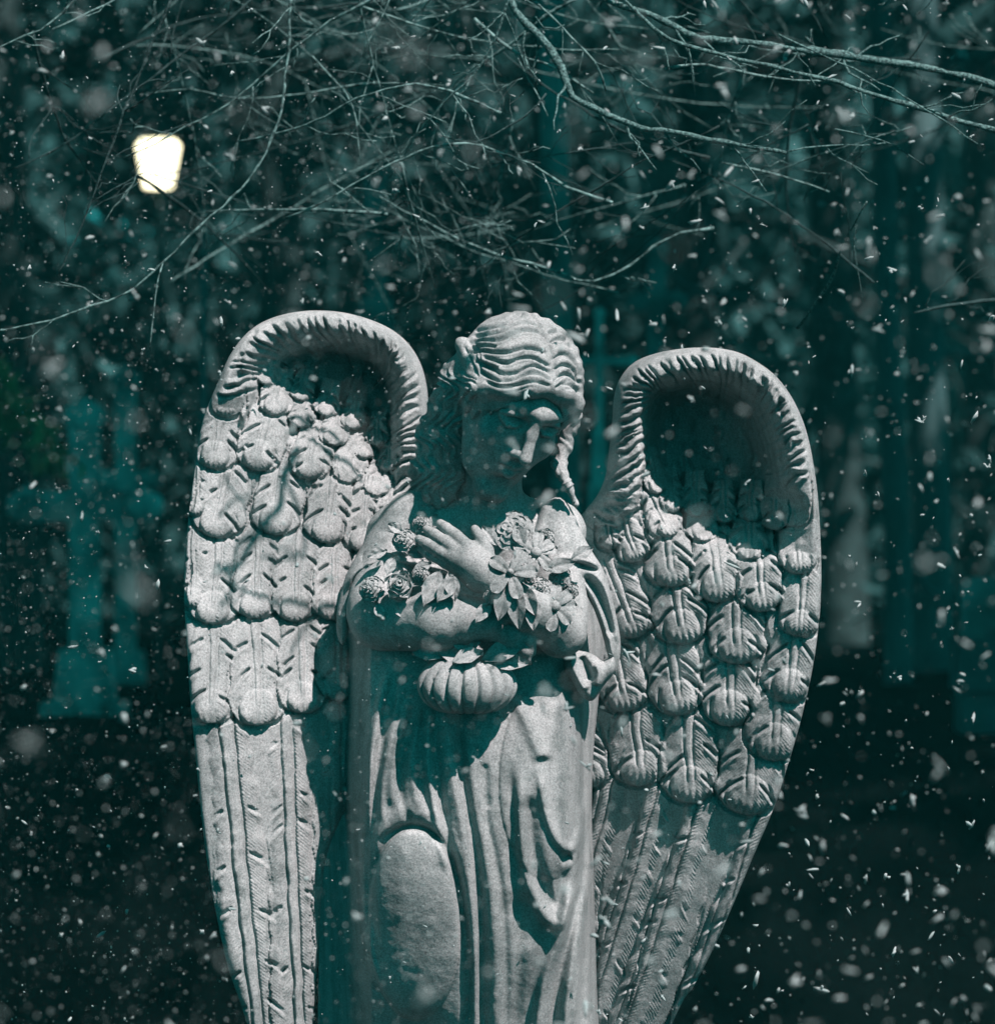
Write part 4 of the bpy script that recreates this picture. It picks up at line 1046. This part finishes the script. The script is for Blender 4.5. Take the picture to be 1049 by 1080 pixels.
# mossy leaning branch stub at the far left
t = empty('leafy_shrub', (-1.9, 6.0, GB)); tag(t, 'green leafy shoot of a shrub leaning in at the left picture edge', 'shrub')
m = MB(); q = np.array([P(-260, 640, 6), P(-150, 330, 6), P(-60, 350, 6), P(0, 420, 6), P(40, 470, 6), P(60, 490, 6)])-[-1.9, 6.0, GB]
q = catmull(q, .04); m.tube(q, np.linspace(.014, .003, len(q)), 6); m.build('stem', MOSS, t)
rs = np.random.RandomState(31); V = []; F = []
for i in range(520):
    c = q[int(len(q)*(.35+.65*rs.rand()))-1]+rs.randn(3)*[.035, .06, .035]; a_ = rs.randn(3)*.02+[.006, 0, -.008]; b_ = rs.randn(3)*.008
    V += [c-a_, c+b_, c+a_, c-b_]; F.append((4*i, 4*i+1, 4*i+2, 4*i+3))
link('leaves', np.array(V), F, MOSS, t, smooth=False)

# two unseen evergreens added behind the statue; their crowns keep sun off the background
for i, (x, y, lb) in enumerate([(-2.9, 3.4, 'unseen evergreen added left of the view to shade the background'), (3.0, 3.8, 'unseen evergreen added right of the view to shade the background')]):
    t = empty('added_shade_tree', (x, y, 0)); tag(t, lb, 'tree')
    m = MB(); m.tube(wander((0, 0, -.1), (0, 0, 8.5), 12, .03), np.linspace(.22, .08, 12), 12); m.build('trunk', BARK, t)
    V, F = needle_cloud(16000, (-.6*np.sign(x), 1.0, 6.4), (3.2, 3.0, 1.2), .20, 600+i); V = V[:]
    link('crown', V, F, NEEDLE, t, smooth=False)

# ------------------------------------------------------------------ falling snow
def flakes(n, seed, ymin, ymax, xr, smin, smax, elong, pw=2.5, cl=1):
    rs = np.random.RandomState(seed); ph = (1+5**.5)/2
    ico = np.array([(-1, ph, 0), (1, ph, 0), (-1, -ph, 0), (1, -ph, 0), (0, -1, ph), (0, 1, ph), (0, -1, -ph), (0, 1, -ph), (ph, 0, -1), (ph, 0, 1), (-ph, 0, -1), (-ph, 0, 1)])/1.9
    tri = np.array([(0, 11, 5), (0, 5, 1), (0, 1, 7), (0, 7, 10), (0, 10, 11), (1, 5, 9), (5, 11, 4), (11, 10, 2), (10, 7, 6), (7, 1, 8), (3, 9, 4), (3, 4, 2), (3, 2, 6), (3, 6, 8), (3, 8, 9), (4, 9, 5), (2, 4, 11), (6, 2, 10), (8, 6, 7), (9, 8, 1)])
    y = ymin+(ymax-ymin)*rs.rand(n); kk = (D+y)*.125
    x = (xr[0]+(xr[1]-xr[0])*rs.rand(n))*kk; z = ZC+(rs.rand(n)*2-1)*kk
    s = smin+(smax-smin)*rs.rand(n)**pw
    V = []; F = []; c = 0
    for i in range(n):
        for j in range(1 if elong == 1 else rs.randint(1, cl+1)):
            a = rs.randn(3); a[1] *= .5; a /= np.linalg.norm(a); e = 1+(elong-1)*rs.rand()
            v = ico*(1+.25*rs.randn(12, 1)); v = v+np.outer(v@a, a)*(e-1); o = rs.randn(3)*s[i]*.9*(j > 0)
            V.append(v*s[i]*(1-.2*j)+[x[i], y[i], z[i]]+o); F.append(tri+c); c += 12
    return np.concatenate(V), np.concatenate(F)
parts = [flakes(15000, 1, -2.6, 4.5, (-1, .0), .0003, .0011, 1.3, 3, 1), flakes(5000, 2, -2.6, 5, (-1, 1), .0003, .0014, 2.0, 3, 1),
         flakes(1900, 3, -2.6, 3.5, (.0, 1), .0006, .0027, 5.0, 2.6, 2), flakes(200, 4, -4.2, -1.8, (-1, 1), .0006, .0021, 5.0, 2.0, 3),
         flakes(700, 5, -2.0, 2.5, (-1, 0), .0009, .0026, 3.5, 2.5, 2)]
V = []; F = []; c = 0
for v, f in parts: V.append(v); F.append(f+c); c += len(v)
V = np.concatenate(V); F = np.concatenate(F)
tag(link('falling_snow', V, F, SNOW), 'snowflakes falling through the whole scene', 'snow', kind='stuff')

HAZE = .0022
hm = bpy.data.materials.new('haze'); hm.use_nodes = True; hn = hm.node_tree.nodes; hn.remove(hn['Principled BSDF'])
pv = hn.new('ShaderNodeVolumePrincipled'); pv.inputs['Color'].default_value = (.05, .62, .62, 1); pv.inputs['Density'].default_value = HAZE
hm.node_tree.links.new(pv.outputs[0], hn['Material Output'].inputs['Volume'])
hb = MB(); hb.box((-22, -9, -1.2), (22, 40, 15)); tag(hb.build('haze', hm, smooth=False), 'thin cold haze hanging in the night air', 'haze', kind='stuff')
# ------------------------------------------------------------------ light, sky, camera
w = bpy.data.worlds.new('World'); scene.world = w; w.use_nodes = True
N = w.node_tree.nodes; L = w.node_tree.links; bg = N['Background']
el = math.asin(Ld[2]); az = math.atan2(Ld[0], Ld[1])
sky = N.new('ShaderNodeTexSky'); sky.sky_type = 'NISHITA'; sky.sun_disc = False; sky.sun_elevation = el; sky.sun_rotation = az
bw = N.new('ShaderNodeRGBToBW'); L.new(sky.outputs[0], bw.inputs[0])
mul = N.new('ShaderNodeMix'); mul.data_type = 'RGBA'; mul.blend_type = 'MULTIPLY'; mul.inputs[0].default_value = 1
L.new(bw.outputs[0], mul.inputs[6]); mul.inputs[7].default_value = (.02, .50, .52, 1)
L.new(mul.outputs[2], bg.inputs[0]); bg.inputs[1].default_value = .078
sun = bpy.data.lights.new('sun', 'SUN'); sun.energy = 5.0; sun.angle = R(.5); sun.color = (1.0, .685, .68)
so = bpy.data.objects.new('sun', sun); col.objects.link(so)
from mathutils import Vector
so.rotation_euler = Vector(Ld).to_track_quat('Z', 'Y').to_euler()
cam = bpy.data.cameras.new('camera'); co = bpy.data.objects.new('camera', cam); col.objects.link(co)
co.location = (0, -D, ZC); co.rotation_euler = (R(90), 0, 0)
cam.sensor_width = 36; cam.sensor_fit = 'AUTO'; cam.lens = 36*D/(1080*S); cam.clip_end = 2000; cam.clip_start = .1
cam.dof.use_dof = True; cam.dof.focus_distance = D-.06; cam.dof.aperture_fstop = cam.lens/22.0
scene.camera = co
scene.view_settings.view_transform = 'Standard'; scene.view_settings.look = 'None'; scene.view_settings.gamma = 1
scene.view_settings.exposure = 1.36
